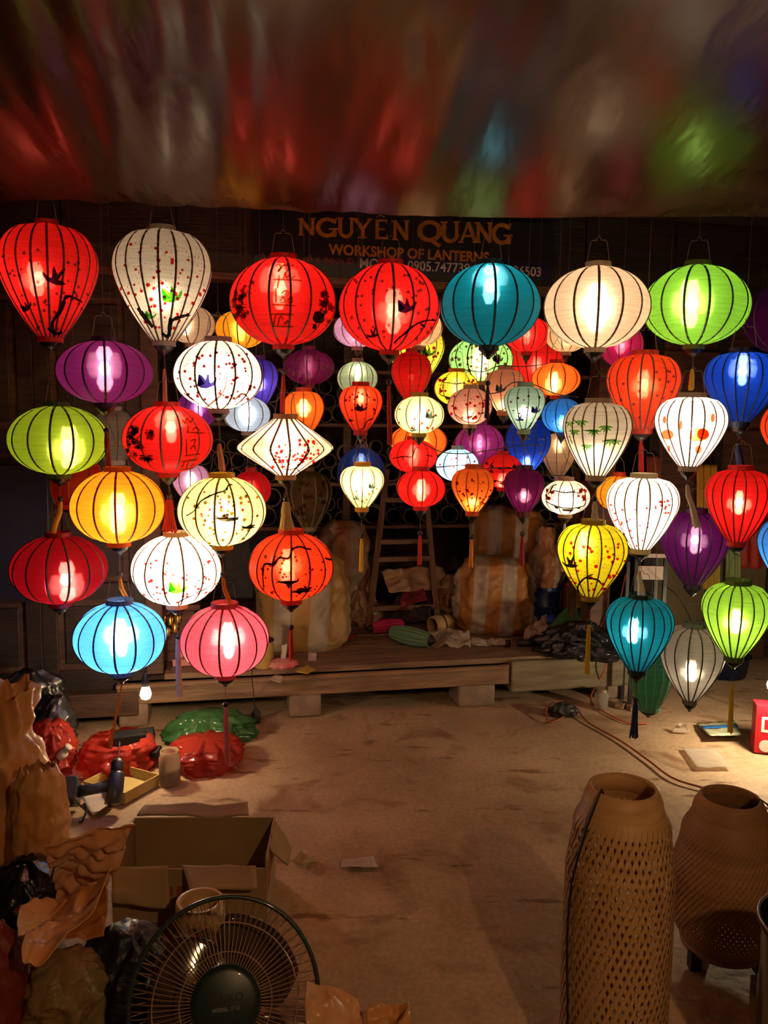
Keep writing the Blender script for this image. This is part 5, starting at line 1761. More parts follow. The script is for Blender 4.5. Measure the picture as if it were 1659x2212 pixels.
sheet('tissue', [(-.012, 0, .045), (.014, 0, .045), (.022, .004, .12), (-.006, .01, .115)], PAPER, .004, 52, 8, 8, .0008, 0, 30, parent=tk)
scrap('paper_scrap', [(580, 1468), (598, 1458), (612, 1462), (606, 1476)], PZ, PAPER, 'torn white paper scrap on the platform edge', 'paper', 61, .004)
scrap('yellow_card', [(640, 1452), (664, 1456), (682, 1446), (664, 1436)], PZ, pm('yellow_print', (0.62, 0.42, 0.05), 0.5), 'small yellow card on the platform edge', 'card', 62, .001)
wb_ = G(674, 1428, PZ)
o = MB().box((0, 0, .019), (.04, .03, .038)).build('small_box', PAPER)
o.location = (wb_.x, wb_.y + .02, PZ)
tag(o, 'tiny white box at the foot of the faded striped bag', 'box')
scrap('plastic_scrap', [(748, 1380), (766, 1380), (768, 1372), (750, 1371)], PZ, pm('red_scrap', (0.5, 0.02, 0.05), .5), 'small red plastic scrap on the platform', 'scrap', 63, .003)

# dark cup of the plug below the platform, small pot
p = G(553, 1560, 0)
o = MB().lathe([(.02, 0), (.024, .01), (.022, .05), (.012, .06), (.004, .075)], 14).build('cable_plug', RUBBER, None, True)
o.location = (p.x, p.y, 0.0)
tag(o, 'black round plug under the platform beside the green bag', 'plug')
rope('power_cable', [G(553, 1555, .07), P(548, 1500, G(553, 1560).y - .02), P(545, 1450, 3.78), P(560, 1420, 4.1)], .002, RUBBER, 'thin black cable dropping from the platform to the plug', 'cable')
p = G(240, 1570, 0)
o = MB().lathe([(.03, 0), (.045, .02), (.05, .05), (.04, .075), (.044, .08), (.036, .08), (.034, .06), (.001, .02)], 18, closed=False).build('clay_pot', pm('clay', (0.25, 0.13, 0.08), .8), None, True)
o.location = (p.x, p.y + .12, 0)
tag(o, 'small clay pot in the shadow under the left sill', 'pot')
p = G(180, 1560, 0)
o = MB().box((0, 0, .06), (.16, .1, .12)).build('brick_block', pm('old_brick', (0.20, 0.13, 0.08), .9, var=.3), None)
o.location = (p.x, p.y + .1, 0)
o.rotation_euler = (0, 0, .2)
bevel(o, .006)
tag(o, 'worn brown brick standing beside the clay pot', 'brick')

# bare bulb on the left
hb_ = empty('hanging_bulb', P(315, 1512, 3.3))
tag(hb_, 'lit bare bulb hanging on a black socket beside light blue lantern', 'bulb')
bl = emitmat('bare_bulb_glow', (1.0, 0.74, 0.42), 210 * LIGHT)
u = pxm(P(315, 1490, 3.3))
MB().lathe([(.001, 0), (9 * u, 4 * u), (12 * u, 12 * u), (10 * u, 22 * u), (6.5 * u, 30 * u)], 14).build('bulb_glass', bl, hb_, True)
MB().lathe([(7 * u, 29 * u), (8.5 * u, 32 * u), (8 * u, 48 * u), (5 * u, 56 * u), (2 * u, 62 * u)], 12).build('socket', SOCK, hb_, True)
MB().tube([(0, 0, 60 * u), (-2 * u, 0, 90 * u), (-25 * u, .1, 115 * u), FP(262, 1330, 0.0) - Vector(hb_.location)], 1.3 * u, 5).build('cord', SOCK, hb_)

# bright lamp low on the right and red box
bx = empty('work_lamp', P(1668, 1492, 3.55))
tag(bx, 'glaring white bare lamp low at the right beside red box', 'lamp')
MB().lathe([(.001, 0), (.018, .008), (.024, .025), (.018, .045), (.012, .055)], 14).build('bulb_glass', emitmat('work_lamp_glow', (1.0, .80, .50), 520 * LIGHT), bx, True)
MB().lathe([(.012, .055), (.016, .06), (.014, .10), (.006, .115)], 12).build('socket', SOCK, bx, True)
MB().tube([(0, 0, .11), (.02, .05, .3), (.1, .3, .9)], .0025, 5).build('cord', SOCK, bx)
rx = G(1640, 1632, 0)
rbx = tag(empty('red_box', (rx.x + .075, rx.y + .06, 0), R(-14)), 'red box with white print standing on the floor by the work lamp', 'box')
REDB = pm('red_print', (0.50, 0.01, 0.02), .35)
MB().box((0, 0, .11), (.15, .09, .22)).build('box_body', REDB, rbx)
WP = pm('white_print', (0.8, 0.72, 0.62), .4)
MB().lathe([(.001, 0), (.028, 0), (.028, .0015), (.001, .0015)], 18, c=(-.028, -.0455, .035), rot=Matrix.Rotation(PI / 2, 3, 'X')).build('printed_disc', WP, rbx)
MB().box((-.045, -.0455, .135), (.012, .002, .07)).build('printed_bar', WP, rbx)
MB().box((-.02, -.0455, .165), (.05, .002, .012)).build('printed_bar', WP, rbx)
MB().box((-.02, -.0455, .105), (.05, .002, .012)).build('printed_bar', WP, rbx)
bs = G(1582, 1475, 0)
o = MB().lathe([(.10, 0), (.13, .005), (.15, .12), (.16, .125), (.14, .115), (.12, .012), (.001, .01)], 26, closed=False).build('basin', pm('navy_plastic', (0.010, 0.014, 0.05), .45), None, True)
o.location = (bs.x, bs.y + .15, 0)
tag(o, 'dark blue round basin on the floor under the lime lantern', 'basin')

# snack pack, clear film, crumpled wrapper, cables on the right floor
sn = [G(1503, 1566, .004), G(1588, 1560, .004), G(1600, 1590, .03), G(1533, 1592, .03)]
sp = tag(empty('snack_pack', (sum((q.x for q in sn)) / 4, sum((q.y for q in sn)) / 4, 0)), 'flat foil snack pack with a blue stripe on the floor', 'snack pack')
off_ = Vector(sp.location)
sheet('foil_pouch', [q - off_ for q in sn], pm('green_foil', (0.30, 0.34, 0.20), .22, col2=(0.6, 0.55, 0.42), scale=9), .008, 71, 14, 10, .004, 0, 14, parent=sp)
qs = [sn[0].lerp(sn[3], .35), sn[1].lerp(sn[2], .35), sn[1].lerp(sn[2], .55), sn[0].lerp(sn[3], .55)]
sheet('blue_stripe', [q - off_ + Vector((0, 0, .012)) for q in qs], pm('blue_print', (0.03, 0.16, 0.5), .3), .002, 72, 10, 3, .001, 0, 14, parent=sp)
tag(sheet('plastic_sleeve', [G(1505, 1660, .006), G(1580, 1660, .006), G(1545, 1617, .006), G(1473, 1616, .006)], thinplastic('clear_sleeve', (0.9, 0.82, 0.72), .45, .08, .25), .005, 73, 16, 16, .001, 0, 9), 'clear plastic sleeve lying flat on the floor', 'plastic sleeve')
tag(sheet('wrapper', [G(1450, 1580, .004), G(1490, 1582, .004), G(1485, 1562, .05), G(1465, 1560, .05)], CLEARPL, .012, 74, 12, 12, .001, 0, 30), 'crumpled clear wrapper on the floor left of the snack pack', 'wrapper')
cab = [FP(1352, 1240, -.1), FP(1330, 1340, -.08), FP(1308, 1440, -.1), G(1278, 1500, .01), G(1290, 1528, .006), G(1352, 1560, .006), G(1400, 1562, .006)]
rope('orange_cable', cab, .004, ORCAB, 'orange extension cable dropping from the post to the floor', 'cable')
rope('orange_cable', [G(1232, 1540, .006), G(1190, 1560, .006), G(1180, 1535, .03), G(1200, 1515, .06), G(1240, 1525, .03), G(1270, 1560, .006), G(1340, 1600, .006), G(1400, 1642, .006), G(1452, 1680, .006), G(1520, 1702, .006), G(1620, 1728, .006), G(1700, 1770, .006)], .0045, pm('brown_cable', (0.30, 0.075, 0.04), .55), 'long orange-brown cable snaking across the floor to the right', 'cable')
o = sack('black_tool', G(1215, 1545, 0), .07, [(0, .06), (.4, .07), (.8, .05), (1, .02)], RUBBER, 75, amp=.3, sq=.5)
tag(o, 'black power strip bundle on the floor by the coiled cable', 'power strip')
jr = G(1300, 1535, 0)
jo = tag(empty('glass_jar', (jr.x, jr.y + .02, 0)), 'clear glass jar on the floor under the greenish beam', 'jar')
GLS = thinplastic('jar_glass', (0.85, 0.8, 0.72), .75, .04, 0)
MB().lathe([(.03, 0), (.036, .006), (.036, .08), (.03, .09), (.03, .10), (.027, .10), (.027, .09), (.033, .078), (.033, .008), (.001, .006)], 20, closed=False).build('glass', GLS, jo, True)
MB().lathe([(.031, .098), (.033, .098), (.033, .112), (.001, .112)], 18).build('lid', STEEL, jo)
for i, (x, y, w_) in enumerate(((1390, 1550, .10), (1430, 1540, .06), (1355, 1545, .07))):
    p = G(x, y, 0)
    o = MB().box((0, 0, .012), (w_, .045, .024)).build('wood_offcut', BEAMWOOD)
    o.location = (p.x, p.y + .12, 0)
    o.rotation_euler = (0, 0, (.3, -.5, 1.0)[i])
    bevel(o, .003)
    tag(o, 'small rough wood offcut on the floor behind the sea-green lantern', 'offcut', 'wood offcuts by the greenish beam')

# fabrics and stool at the right-hand wall
def hangcloth(x0, x1, y0, y1, t_, mat, label, seed, fringe=True):
    a, b, c, d = FP(x0, y1, t_), FP(x1, y1, t_), FP(x1, y0, t_), FP(x0, y0, t_)
    cen = (a + b) / 2

    def fn(u, v):
        p = (a * (1 - u) + b * u) * (1 - v) + (d * (1 - u) + c * u) * v
        w_ = .010 * math.sin(u * 17 + seed) + .006 * noise.noise(p * 9)
        if fringe and v < .01:
            p = p + Vector((0, 0, .03 * noise.noise(Vector((u * 40, seed, 0)))))
        return p + FN * w_ - cen
    o = MB().grid(fn, 26, 12).build('hanging_cloth', mat, None, True)
    o.location = cen
    solid(o, .002)
    tag(o, label, 'cloth')


hangcloth(1507, 1548, 1004, 1110, TR - .03, pm('yellow_silk', (0.75, 0.34, 0.02), .5, trans=.2), 'mustard yellow cloth on the wall beside purple teardrop lantern', 1, False)
hangcloth(1520, 1556, 1150, 1275, TR - .04, pm('gold_silk', (0.55, 0.38, 0.03), .5, trans=.2), 'frayed gold cloth strip below the mustard cloth', 2)
hangcloth(1567, 1602, 1170, 1265, TR - .05, pm('sage_silk', (0.28, 0.36, 0.14), .6, trans=.2), 'frayed pale green cloth strip above lime lantern', 3)
hangcloth(1585, 1650, 1120, 1228, TR - .02, pm('red_silk', (0.45, 0.03, 0.02), .6, trans=.2), 'red cloth hanging on the wall behind the lime lantern', 4)
hangcloth(1395, 1425, 985, 1090, TR - .02, pm('rust_cloth', (0.35, 0.06, 0.03), .7), 'rust-red cloth on the wall behind brightest white lantern', 5)
sd = tag(empty('side_shelf', W(s_at(1265, 1100, .4), .4, PZ)), 'small brown side shelf inside the right post of the opening', 'shelf')
e0, e1 = s_at(1222, 1100, .4), s_at(1292, 1100, .4)
zz_ = [z_at(1260, y, .4) for y in (1066, 1132)]
for z in zz_:
    child_of(fbox('shelf_board', BROWNWOOD, e0, e1, .28, .55, z - .02, z, None, .003), sd)
for s_ in (e0, e1 - .03):
    child_of(fbox('upright', BROWNWOOD, s_, s_ + .03, .28, .32, PZ, zz_[0] + .15, None, .003), sd)
for i, z in enumerate(zz_):
    o = fbox('folded_cloth', pm('crimson_cloth', (0.32, 0.015, 0.03), .7, var=.3, scale=9, stretch=(1, 1, 12)), e0 + .035, e1 - .035, .30, .52, z, z + (.085, .07)[i], None, .02)
    tag(o, ('crimson folded cloth on the upper side shelf behind the village lantern', 'crimson folded cloth on the lower side shelf behind lemon lantern')[i], 'cloth')
stl = tag(empty('stool', W(s_at(1395, 1250, -.12), -.12, 0)), 'white-topped stool with black legs under the brightest white lantern', 'stool')
c_ = Vector(stl.location)
zt = z_at(1395, 1195, -.12)
o = MB().box((0, 0, zt), (.17, .16, .02)).build('seat', PAPER, stl)
for sx in (-1, 1):
    for sy in (-1, 1):
        MB().box((sx * .075, sy * .07, zt / 2), (.018, .018, zt)).build('leg', RUBBER, stl)
    MB().box((sx * .075, 0, zt * .55), (.012, .14, .02)).build('stretcher', RUBBER, stl)
MB().box((0, -.07, zt - .09), (.15, .008, .07)).build('apron', PAPER, stl)

# navy sheet on the left wall
o = fbox('wall_sheet', pm('navy_sheet', (0.020, 0.022, 0.045), .35, bump=.2, bscale=6), s_at(-40, 1150, 0), s_at(108, 1150, 0), -.02, .0, z_at(50, 1292, 0), z_at(50, 1005, 0), None, .004)
tag(o, 'dark navy plastic sheet covering the shutters behind dark crimson lantern', 'sheet')

# festoon cables between the small lanterns
FEST = [[(905, 952, 3.36), (950, 975, 3.4), (1000, 980, 3.44), (1060, 972, 3.44), (1130, 962, 3.4), (1172, 962, 3.4)],
        [(970, 798, 3.5), (1010, 800, 3.5), (1045, 803, 3.48), (1080, 790, 3.46), (1130, 792, 3.46), (1190, 785, 3.5)],
        [(1035, 850, 3.3), (1075, 848, 3.3), (1110, 826, 3.3), (1150, 830, 3.32), (1200, 850, 3.4), (1250, 858, 3.42)],
        [(930, 1010, 3.42), (960, 1008, 3.42), (1000, 1005, 3.4), (1045, 1012, 3.4), (1100, 1010, 3.4), (1160, 1025, 3.36), (1230, 1028, 3.36)]]
for i, f in enumerate(FEST):
    rope('festoon_cable', [P(*q) for q in f], .0022, SOCK, ('thin black festoon cable running below the pale yellow globe', 'thin black festoon cable under the green blossom globe', 'thin black festoon cable draped over the mint lantern', 'thin black festoon cable above the small orange teardrop')[i], 'cable')
rope('festoon_cable', [FP(1400, 1250, -.05), FP(1450, 1275, -.1), P(1478, 1310, 3.5), P(1492, 1340, 3.2)], .002, SOCK, 'black cable drooping to the grey teardrop lantern', 'cable')

# ------------------------------------------------------------------ floor, left side
tag(sack_px('plastic_bag', 455, 1612, 182, 1535, GRNPL, 0, [(0, .95), (.25, 1), (.6, .85), (.85, .6), (1, .3)], 81, amp=.32, sq=.7, sharp=1.5, crinkle=.3), 'crumpled green plastic bag on the floor by the platform block', 'bag')
tag(sack_px('plastic_bag', 446, 1672, 148, 1592, REDPL, 0, [(0, .92), (.3, 1), (.6, .98), (.82, .85), (.93, .6), (1, .25)], 82, amp=.26, sharp=1.3, crinkle=.3), 'open red carrier bag full of dark things beside the jar', 'bag')
o = sack_px('loose_material', 446, 1666, 128, 1622, pm('dark_contents', (0.03, 0.012, 0.01), .8), 0, [(0, .95), (.6, 1), (.9, .8), (1, .3)], 83, amp=.1)
tag(o, 'dark contents inside the open red carrier bag', 'contents')
tag(sack_px('plastic_bag', 258, 1680, 150, 1592, REDPL, 0, [(0, .9), (.3, 1), (.7, .95), (.9, .85), (1, .7)], 84, amp=.24, close=False, sharp=1.2, crinkle=.3), 'torn red carrier bag with black wood sticking out', 'bag')
for i, (x, y, l_, rz_) in enumerate(((272, 1625, .17, .12), (300, 1640, .12, -.2))):
    p = G(x, y, .08)
    o = MB().box((0, 0, 0), (l_, .05, .05 if i == 0 else .035)).build('dark_block', pm('black_wood', (0.012, 0.011, 0.012), .6))
    o.location = (p.x, p.y + .12, .10 - .04 * i)
    o.rotation_euler = (.3, -.1, rz_)
    bevel(o, .003)
    tag(o, ('black wooden bar poking out of the torn red bag', 'shorter black bar inside the torn red bag')[i], 'wood bar')
jp = G(363, 1698, 0)
u = pxm(jp)
jr_ = tag(empty('plastic_jar', (jp.x, jp.y + .03, 0)), 'clear jar half full of dark grains between the two red bags', 'jar')
MB().lathe([(22 * u, 0), (23 * u, 2 * u), (23 * u, 58 * u), (20 * u, 64 * u), (20 * u, 74 * u), (18.5 * u, 74 * u), (18.5 * u, 63 * u), (21.5 * u, 57 * u), (21.5 * u, 3 * u), (.001, 2 * u)], 24, closed=False).build('jar_wall', thinplastic('jar_plastic', (0.82, 0.68, 0.56), .62, .06, 0), jr_, True)
MB().lathe([(20.5 * u, 4 * u), (21 * u, 36 * u), (12 * u, 42 * u), (.001, 40 * u)], 20).build('dark_grains', pm('dark_grain', (0.035, 0.022, 0.015), .9, bump=.8, bscale=90), jr_, True)

# yellow carton lid, cordless drill, papers
cp = [G(202, 1700), G(275, 1668), G(326, 1700), G(250, 1748)]
cen = sum(cp, Vector()) / 4
ex = ((cp[1] - cp[0]) + (cp[2] - cp[3])) / 2
ey = ((cp[0] - cp[3]) + (cp[1] - cp[2])) / 2
lx, ly, hz = ex.length, ey.length, .045
bxr = tag(empty('shallow_carton', (cen.x, cen.y, 0), math.atan2(ex.y, ex.x)), 'open shallow yellow carton on the floor under the drill', 'carton')
MB().box((0, 0, .002), (lx, ly, .004)).build('bottom', CARDY, bxr)
for sx in (-1, 1):
    MB().box((sx * lx / 2, 0, hz / 2), (.004, ly, hz)).build('side', CARDY, bxr)
    MB().box((0, sx * ly / 2, hz / 2), (lx, .004, hz)).build('side', CARDY, bxr)
dr = tag(empty('cordless_drill', G(203, 1708, .075)), 'black cordless drill lying across the yellow carton', 'drill')
dr.rotation_euler = (R(48), 0, R(8))
dr.scale = (1.15, 1.15, 1.15)
TX = Matrix.Rotation(PI / 2, 3, 'Y')
TY = Matrix.Rotation(-PI / 2, 3, 'X')
k_ = 1.0
b0 = MB().box((-.075, 0, 0), (.055, .075, .10)).build('battery', STEELBLUE, dr)
bevel(b0, .008, 3)
MB().tube([(-.05, 0, 0), (0, .004, .004), (.05, .012, .006)], [.02, .017, .02], 12).build('handle', STEELBLUE, dr, True)
MB().lathe([(.018, -.05), (.026, -.045), (.028, .0), (.027, .045), (.022, .055)], 18, c=(.068, .0, .008), rot=TY).build('motor_housing', STEELBLUE, dr, True)
MB().lathe([(.022, .055), (.021, .06), (.022, .085), (.014, .10)], 16, c=(.068, .0, .008), rot=TY).build('chuck', RUBBER, dr, True)
MB().lathe([(.0028, .10), (.0028, .15), (.001, .16)], 8, c=(.068, .0, .008), rot=TY).build('drill_bit', STEEL, dr)
MB().box((.045, -.03, -.004), (.014, .03, .012)).build('trigger', pm('red_trigger', (0.4, .02, .02), .4), dr)
scrap('cardboard_sheet', [(176, 1728), (206, 1772), (246, 1740), (250, 1722)], 0, PAPER, 'grey torn card piece below the drill', 'card', 91, .003, curl=.02)
scrap('cardboard_sheet', [(136, 1700), (150, 1664), (180, 1662), (178, 1690)], .0, PAPER, 'grey card piece standing behind the drill battery', 'card', 92, .003, curl=.02)
scrap('cardboard_sheet', [(118, 1820), (140, 1815), (162, 1756), (142, 1752)], 0, PAPER, 'long pale strip of card beside the orange sacks', 'card', 93, .003, curl=.01)
rope('strap', [G(182, 1735, .04), G(186, 1752, .01), G(178, 1772, .004), G(170, 1776, .004)], .004, RUBBER, 'short black strap hanging from the drill', 'strap')

# bags by the left wall
tag(sack_px('bin_bag', 70, 1640, 170, 1450, BLKPL, 0, [(0, .9), (.3, 1), (.6, .85), (.85, .75), (1, .3)], 101, amp=.22, sq=.42, crinkle=.4), 'big shiny black bin bag against the left shutters', 'bag')
tag(sack_px('bin_bag', 126, 1655, 76, 1505, pm('grey_black_film', (0.028, 0.027, 0.028), .22, bump=.6, bscale=18), 0, [(0, .9), (.3, 1), (.7, .9), (1, .4)], 102, amp=.25), 'smaller grey-black bag in front of the big bin bag', 'bag')
tag(sack_px('plastic_bag', 112, 1688, 96, 1560, REDPL, 0, [(0, .8), (.3, .95), (.6, 1), (.85, .8), (1, .5)], 103, amp=.3, sharp=1.3, crinkle=.3), 'red carrier bag slumped against the black bags', 'bag')
p = G(125, 1640, .1)
o = MB().lathe([(.02, 0), (.02, .03), (.012, .034), (.012, .05), (.016, .05), (.016, .062)], 14, rot=Matrix.Rotation(.7, 3, 'Y')).build('white_bottle', PAPER, None, True)
o.location = (p.x, p.y + .02, .10)
tag(o, 'small white capped bottle lying on the red bag', 'bottle')
# tall orange sacks at the left edge
tag(sack_px('orange_sack', 18, 1868, 190, 1488, ORPL, 0, [(0, .82), (.06, .95), (.35, 1.0), (.60, .80), (.72, .56), (.80, .62), (.92, .66), (1, .70)], 111, amp=.18, crinkle=.28, pleat=.16, close=False, thick=.002), 'tall tied orange plastic sack with ruffled mouth at the left', 'sack')
tag(sack_px('orange_sack', 94, 1925, 112, 1655, ORPL, 0, [(0, .85), (.06, .98), (.5, 1.0), (.85, .9), (.95, .7), (1, .55)], 112, amp=.15, crinkle=.28, close=False, thick=.002), 'open-mouthed orange plastic sack beside the tall tied one', 'sack')
# foreground heap
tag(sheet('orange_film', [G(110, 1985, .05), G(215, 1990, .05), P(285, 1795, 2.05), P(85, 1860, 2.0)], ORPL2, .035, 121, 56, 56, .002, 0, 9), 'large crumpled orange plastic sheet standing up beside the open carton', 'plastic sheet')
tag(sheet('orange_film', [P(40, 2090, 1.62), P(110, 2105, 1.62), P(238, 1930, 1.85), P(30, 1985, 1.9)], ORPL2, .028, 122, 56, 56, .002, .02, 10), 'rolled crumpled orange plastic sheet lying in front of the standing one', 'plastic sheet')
tag(sheet('orange_film', [P(130, 2040, 1.75), P(222, 2045, 1.75), P(232, 1935, 1.86), P(180, 1985, 1.86)], pm('amber_film', (0.62, 0.24, 0.06), .35, trans=.25), .02, 123, 20, 20, .002, 0, 12), 'folded dark orange flap under the rolled sheet', 'plastic sheet')
tag(sack_px('bin_bag', 60, 2000, 150, 1858, BLKPL, 0, [(0, .95), (.4, 1), (.8, .8), (1, .3)], 124, amp=.25, crinkle=.35), 'black plastic bag between the orange sacks and crumpled sheets', 'bag')
tag(sack_px('bin_bag', 125, 1905, 110, 1820, pm('dark_cloth2', (0.016, 0.012, 0.011), .8), 0, [(0, .9), (.5, 1), (.9, .6), (1, .3)], 125, amp=.3, sq=.5), 'dark crumpled cloth bundle behind the orange sheet', 'cloth')
tag(sack_px('plastic_bag', 145, 2300, 170, 2075, pm('olive_film', (0.26, 0.20, 0.10), .35, col2=(0.40, 0.24, 0.09), scale=5, bump=.5, trans=.25), 0, [(0, .9), (.2, 1), (.75, .95), (.95, .75), (1, .4)], 126, amp=.22, crinkle=.35), 'olive plastic bag at the bottom left below the rolled sheet', 'bag')
tag(sack_px('plastic_bag', -10, 2330, 150, 2000, pm('dark_red_film', (0.26, 0.04, 0.02), .5, trans=.2), 0, [(0, .9), (.3, 1), (.8, .9), (1, .4)], 127, amp=.12), 'dark red bag at the left edge below the black plastic bag', 'bag')
tag(sack_px('bin_bag', 275, 2230, 180, 2005, pm('blue_black_film', (0.018, 0.018, 0.03), .4, bump=.4), 0, [(0, .95), (.4, 1), (.8, .85), (1, .4)], 128, amp=.18), 'blue-black bag wedged between the fan and the olive bag', 'bag')
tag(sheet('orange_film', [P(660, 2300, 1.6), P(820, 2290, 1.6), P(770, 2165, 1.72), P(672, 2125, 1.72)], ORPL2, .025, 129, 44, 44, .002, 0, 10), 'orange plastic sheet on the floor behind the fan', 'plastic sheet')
tag(sheet('orange_film', [P(790, 2290, 1.58), P(900, 2270, 1.58), P(885, 2188, 1.66), P(800, 2195, 1.66)], ORPL, .03, 130, 18, 18, .002, 0, 14), 'smaller curled orange plastic piece right of the fan', 'plastic sheet')

# open cardboard carton
bc = G(455, 1998, 0)
ctn = tag(empty('cardboard_carton', (-.565, 2.43, 0), R(2)), 'open torn brown cardboard carton on the floor behind the fan', 'carton')
hw, hd, hh = .225, .125, .20
MB().box((0, 0, .003), (2 * hw, 2 * hd, .006)).build('bottom', CARD, ctn)
for nm, c_, sz in (('side', (-hw, 0, hh / 2), (.006, 2 * hd, hh)), ('side', (hw, 0, hh / 2), (.006, 2 * hd, hh)), ('side', (0, hd, hh / 2), (2 * hw, .006, hh)), ('side', (0, -hd, hh * .42), (2 * hw, .006, hh * .84))):
    MB().box(c_, sz).build(nm, CARD, ctn)
sheet('flap', [(-.02, -hd, hh * .86), (hw - .03, -hd, hh * .86), (hw - .02, -hd - .07, hh * .72), (.02, -hd - .09, hh * .75)], CARD, .006, 141, 12, 12, .005, 0, 8, parent=ctn)
sheet('flap', [(-hw, -hd, hh * .86), (-.06, -hd, hh * .86), (-.04, -hd - .08, hh * .45), (-hw + .02, -hd - .08, hh * .55)], CARD, .010, 142, 12, 12, .005, 0, 8, parent=ctn)
sheet('flap', [(-hw + .01, hd, hh), (hw - .08, hd, hh), (hw - .09, hd + .05, hh + .02), (-hw + .02, hd + .05, hh + .015)], CARD, .008, 143, 16, 8, .005, 0, 8, parent=ctn)
sheet('flap', [(hw, -hd + .05, hh), (hw, hd - .02, hh), (hw + .05, hd - .04, hh - .09), (hw + .045, 0, hh - .10)], CARD, .008, 144, 10, 10, .005, 0, 8, parent=ctn)
MB().box((hw + .0038, -.08, .13), (.0015, .05, .09)).build('red_print', pm('carton_red', (0.35, .06, .03), .7), ctn)
for i in range(3):
    MB().box((-.06 + .035 * i, -hd - .004, .10), (.022, .0015, .03)).build('red_print', pm('carton_red', (0.35, .06, .03), .7), ctn)
zc_ = P(432, 1945, 2.12).z
rbm_ = P(432, 1945, 2.12)
o = MB().lathe([(.055, 0), (.064, 0), (.066, zc_ - .03), (.064, zc_), (.052, zc_), (.050, 0)], 24, closed=False).build('bamboo_tube', BAMB, None, True)
o.location = (rbm_.x, rbm_.y, 0)
tag(o, 'hollow bamboo tube standing on the floor between fan and open carton', 'bamboo tube')
scrap('cardboard_scrap', [(632, 1868), (664, 1872), (684, 1852), (650, 1845)], 0, CARD, 'torn round cardboard scrap right of the open carton', 'card', 151, .004, curl=.01)
scrap('cardboard_scrap', [(735, 1874), (818, 1876), (806, 1852), (738, 1860)], 0, PAPER, 'ragged pale scrap lying on the open floor', 'card', 152, .004)

# ------------------------------------------------------------------ electric fan
FC = P(487, 2158, 1.69)
fan = tag(empty('electric_fan', FC), 'electric fan with round wire grille and dark green hub', 'fan')
to = (CAM - FC).normalized()
to = (to + Vector((0.02, 0, -0.16))).normalized()
fm = to.to_track_quat('Z', 'Y').to_matrix().to_4x4()
fan.matrix_world = Matrix.Translation(FC) @ fm
bpy.context.view_layer.update()
FRAD = .205
GRILLE = pm('grille_wire', (0.50, 0.34, 0.24), .35, metal=.5)
RIMM = pm('fan_rim', (0.03, 0.045, 0.042), .3, coat=.3)
# front wires bow outwards
wp = [(.072, 0, .052)] + [(.072 + (FRAD - .075) * q, 0, .052 - .05 * q ** 2.6) for q in (.15, .3, .45, .6, .75, .88, 1.0)]
wme = MB().tube(wp, .0011, 4).mesh('front_wire', GRILLE)
bwp = [(.06, 0, -.075)] + [(.06 + (FRAD - .063) * q, 0, -.075 + .068 * q ** 2.4) for q in (.25, .5, .75, .9, 1.0)]
bme = MB().tube(bwp, .0011, 4).mesh('rear_wire', GRILLE)
NW = 84
for i in range(NW):
    o = link('front_wire', wme, fan)
    o.rotation_euler = (0, 0, 2 * PI * i / NW)
for i in range(60):
    o = link('rear_wire', bme, fan)
    o.rotation_euler = (0, 0, 2 * PI * (i + .5) / 60)


def ringtube(r, z, w, n=64):
    return [(r * math.cos(2 * PI * i / n), r * math.sin(2 * PI * i / n), z) for i in range(n + 1)]


MB().tube(ringtube(FRAD, 0, 0), .0055, 8).build('rim', RIMM, fan, True)
MB().tube(ringtube(.155, .041, 0), .0015, 5).build('support_ring', GRILLE, fan)
MB().tube(ringtube(.098, .0515, 0), .0015, 5).build('support_ring', GRILLE, fan)
MB().tube(ringtube(.165, -.04, 0), .0015, 5).build('support_ring', GRILLE, fan)
hub = MB().lathe([(.001, .060), (.06, .060), (.073, .056), (.076, .050), (.074, .044), (.001, .044)], 40, closed=False).build('hub_badge', pm('hub_green', (0.018, 0.032, 0.026), .35, coat=.2), fan, True)


def hubtext(body, size, y, mat):
    cu = bpy.data.curves.new('t', 'FONT')
    cu.body = body
    cu.size = size
    cu.align_x = 'CENTER'
    cu.offset = .0006
    to_ = bpy.data.objects.new('t', cu)
    COL.objects.link(to_)
    me = bpy.data.meshes.new_from_object(to_.evaluated_get(bpy.context.evaluated_depsgraph_get()))
    bpy.data.objects.remove(to_)
    for v in me.vertices:
        v.co = (v.co.x, v.co.y + y, .0606)
    me.materials.clear()
    me.materials.append(mat)
    link('hub_lettering', me, hub)


hubtext('SENKO', .023, .002, pm('hub_letters_dark', (0.006, 0.006, 0.006), .5))
hubtext('MODEL  1611', .010, -.014, pm('hub_letters_pale', (0.16, 0.16, 0.13), .5))
BLADE = pm('fan_blade', (0.075, 0.04, 0.03), .12, coat=.6, spec=.7)
for i in range(3):
    a0 = 2 * PI * i / 3 + .5

    def bf(u, v):
        r_ = .035 + .135 * v
        sw = (1.55 + .25 * v) * (u - .5) * (0.75 + .5 * math.sin(PI * min(1, v * 1.05)))
        a = a0 + sw + .35 * v
        return (r_ * math.cos(a), r_ * math.sin(a), -.018 + .045 * (u - .5) * (1 - .3 * v))
    o = MB().grid(bf, 12, 10).build('blade', BLADE, fan, True)
    solid(o, .002)
MB().lathe([(.03, -.03), (.034, -.02), (.034, .015), (.02, .028), (.001, .03)], 20).build('blade_hub', RIMM, fan, True)
MB().lathe([(.001, -.20), (.045, -.195), (.062, -.16), (.062, -.085), (.055, -.072), (.001, -.072)], 24, closed=False).build('motor_cover', RIMM, fan, True)
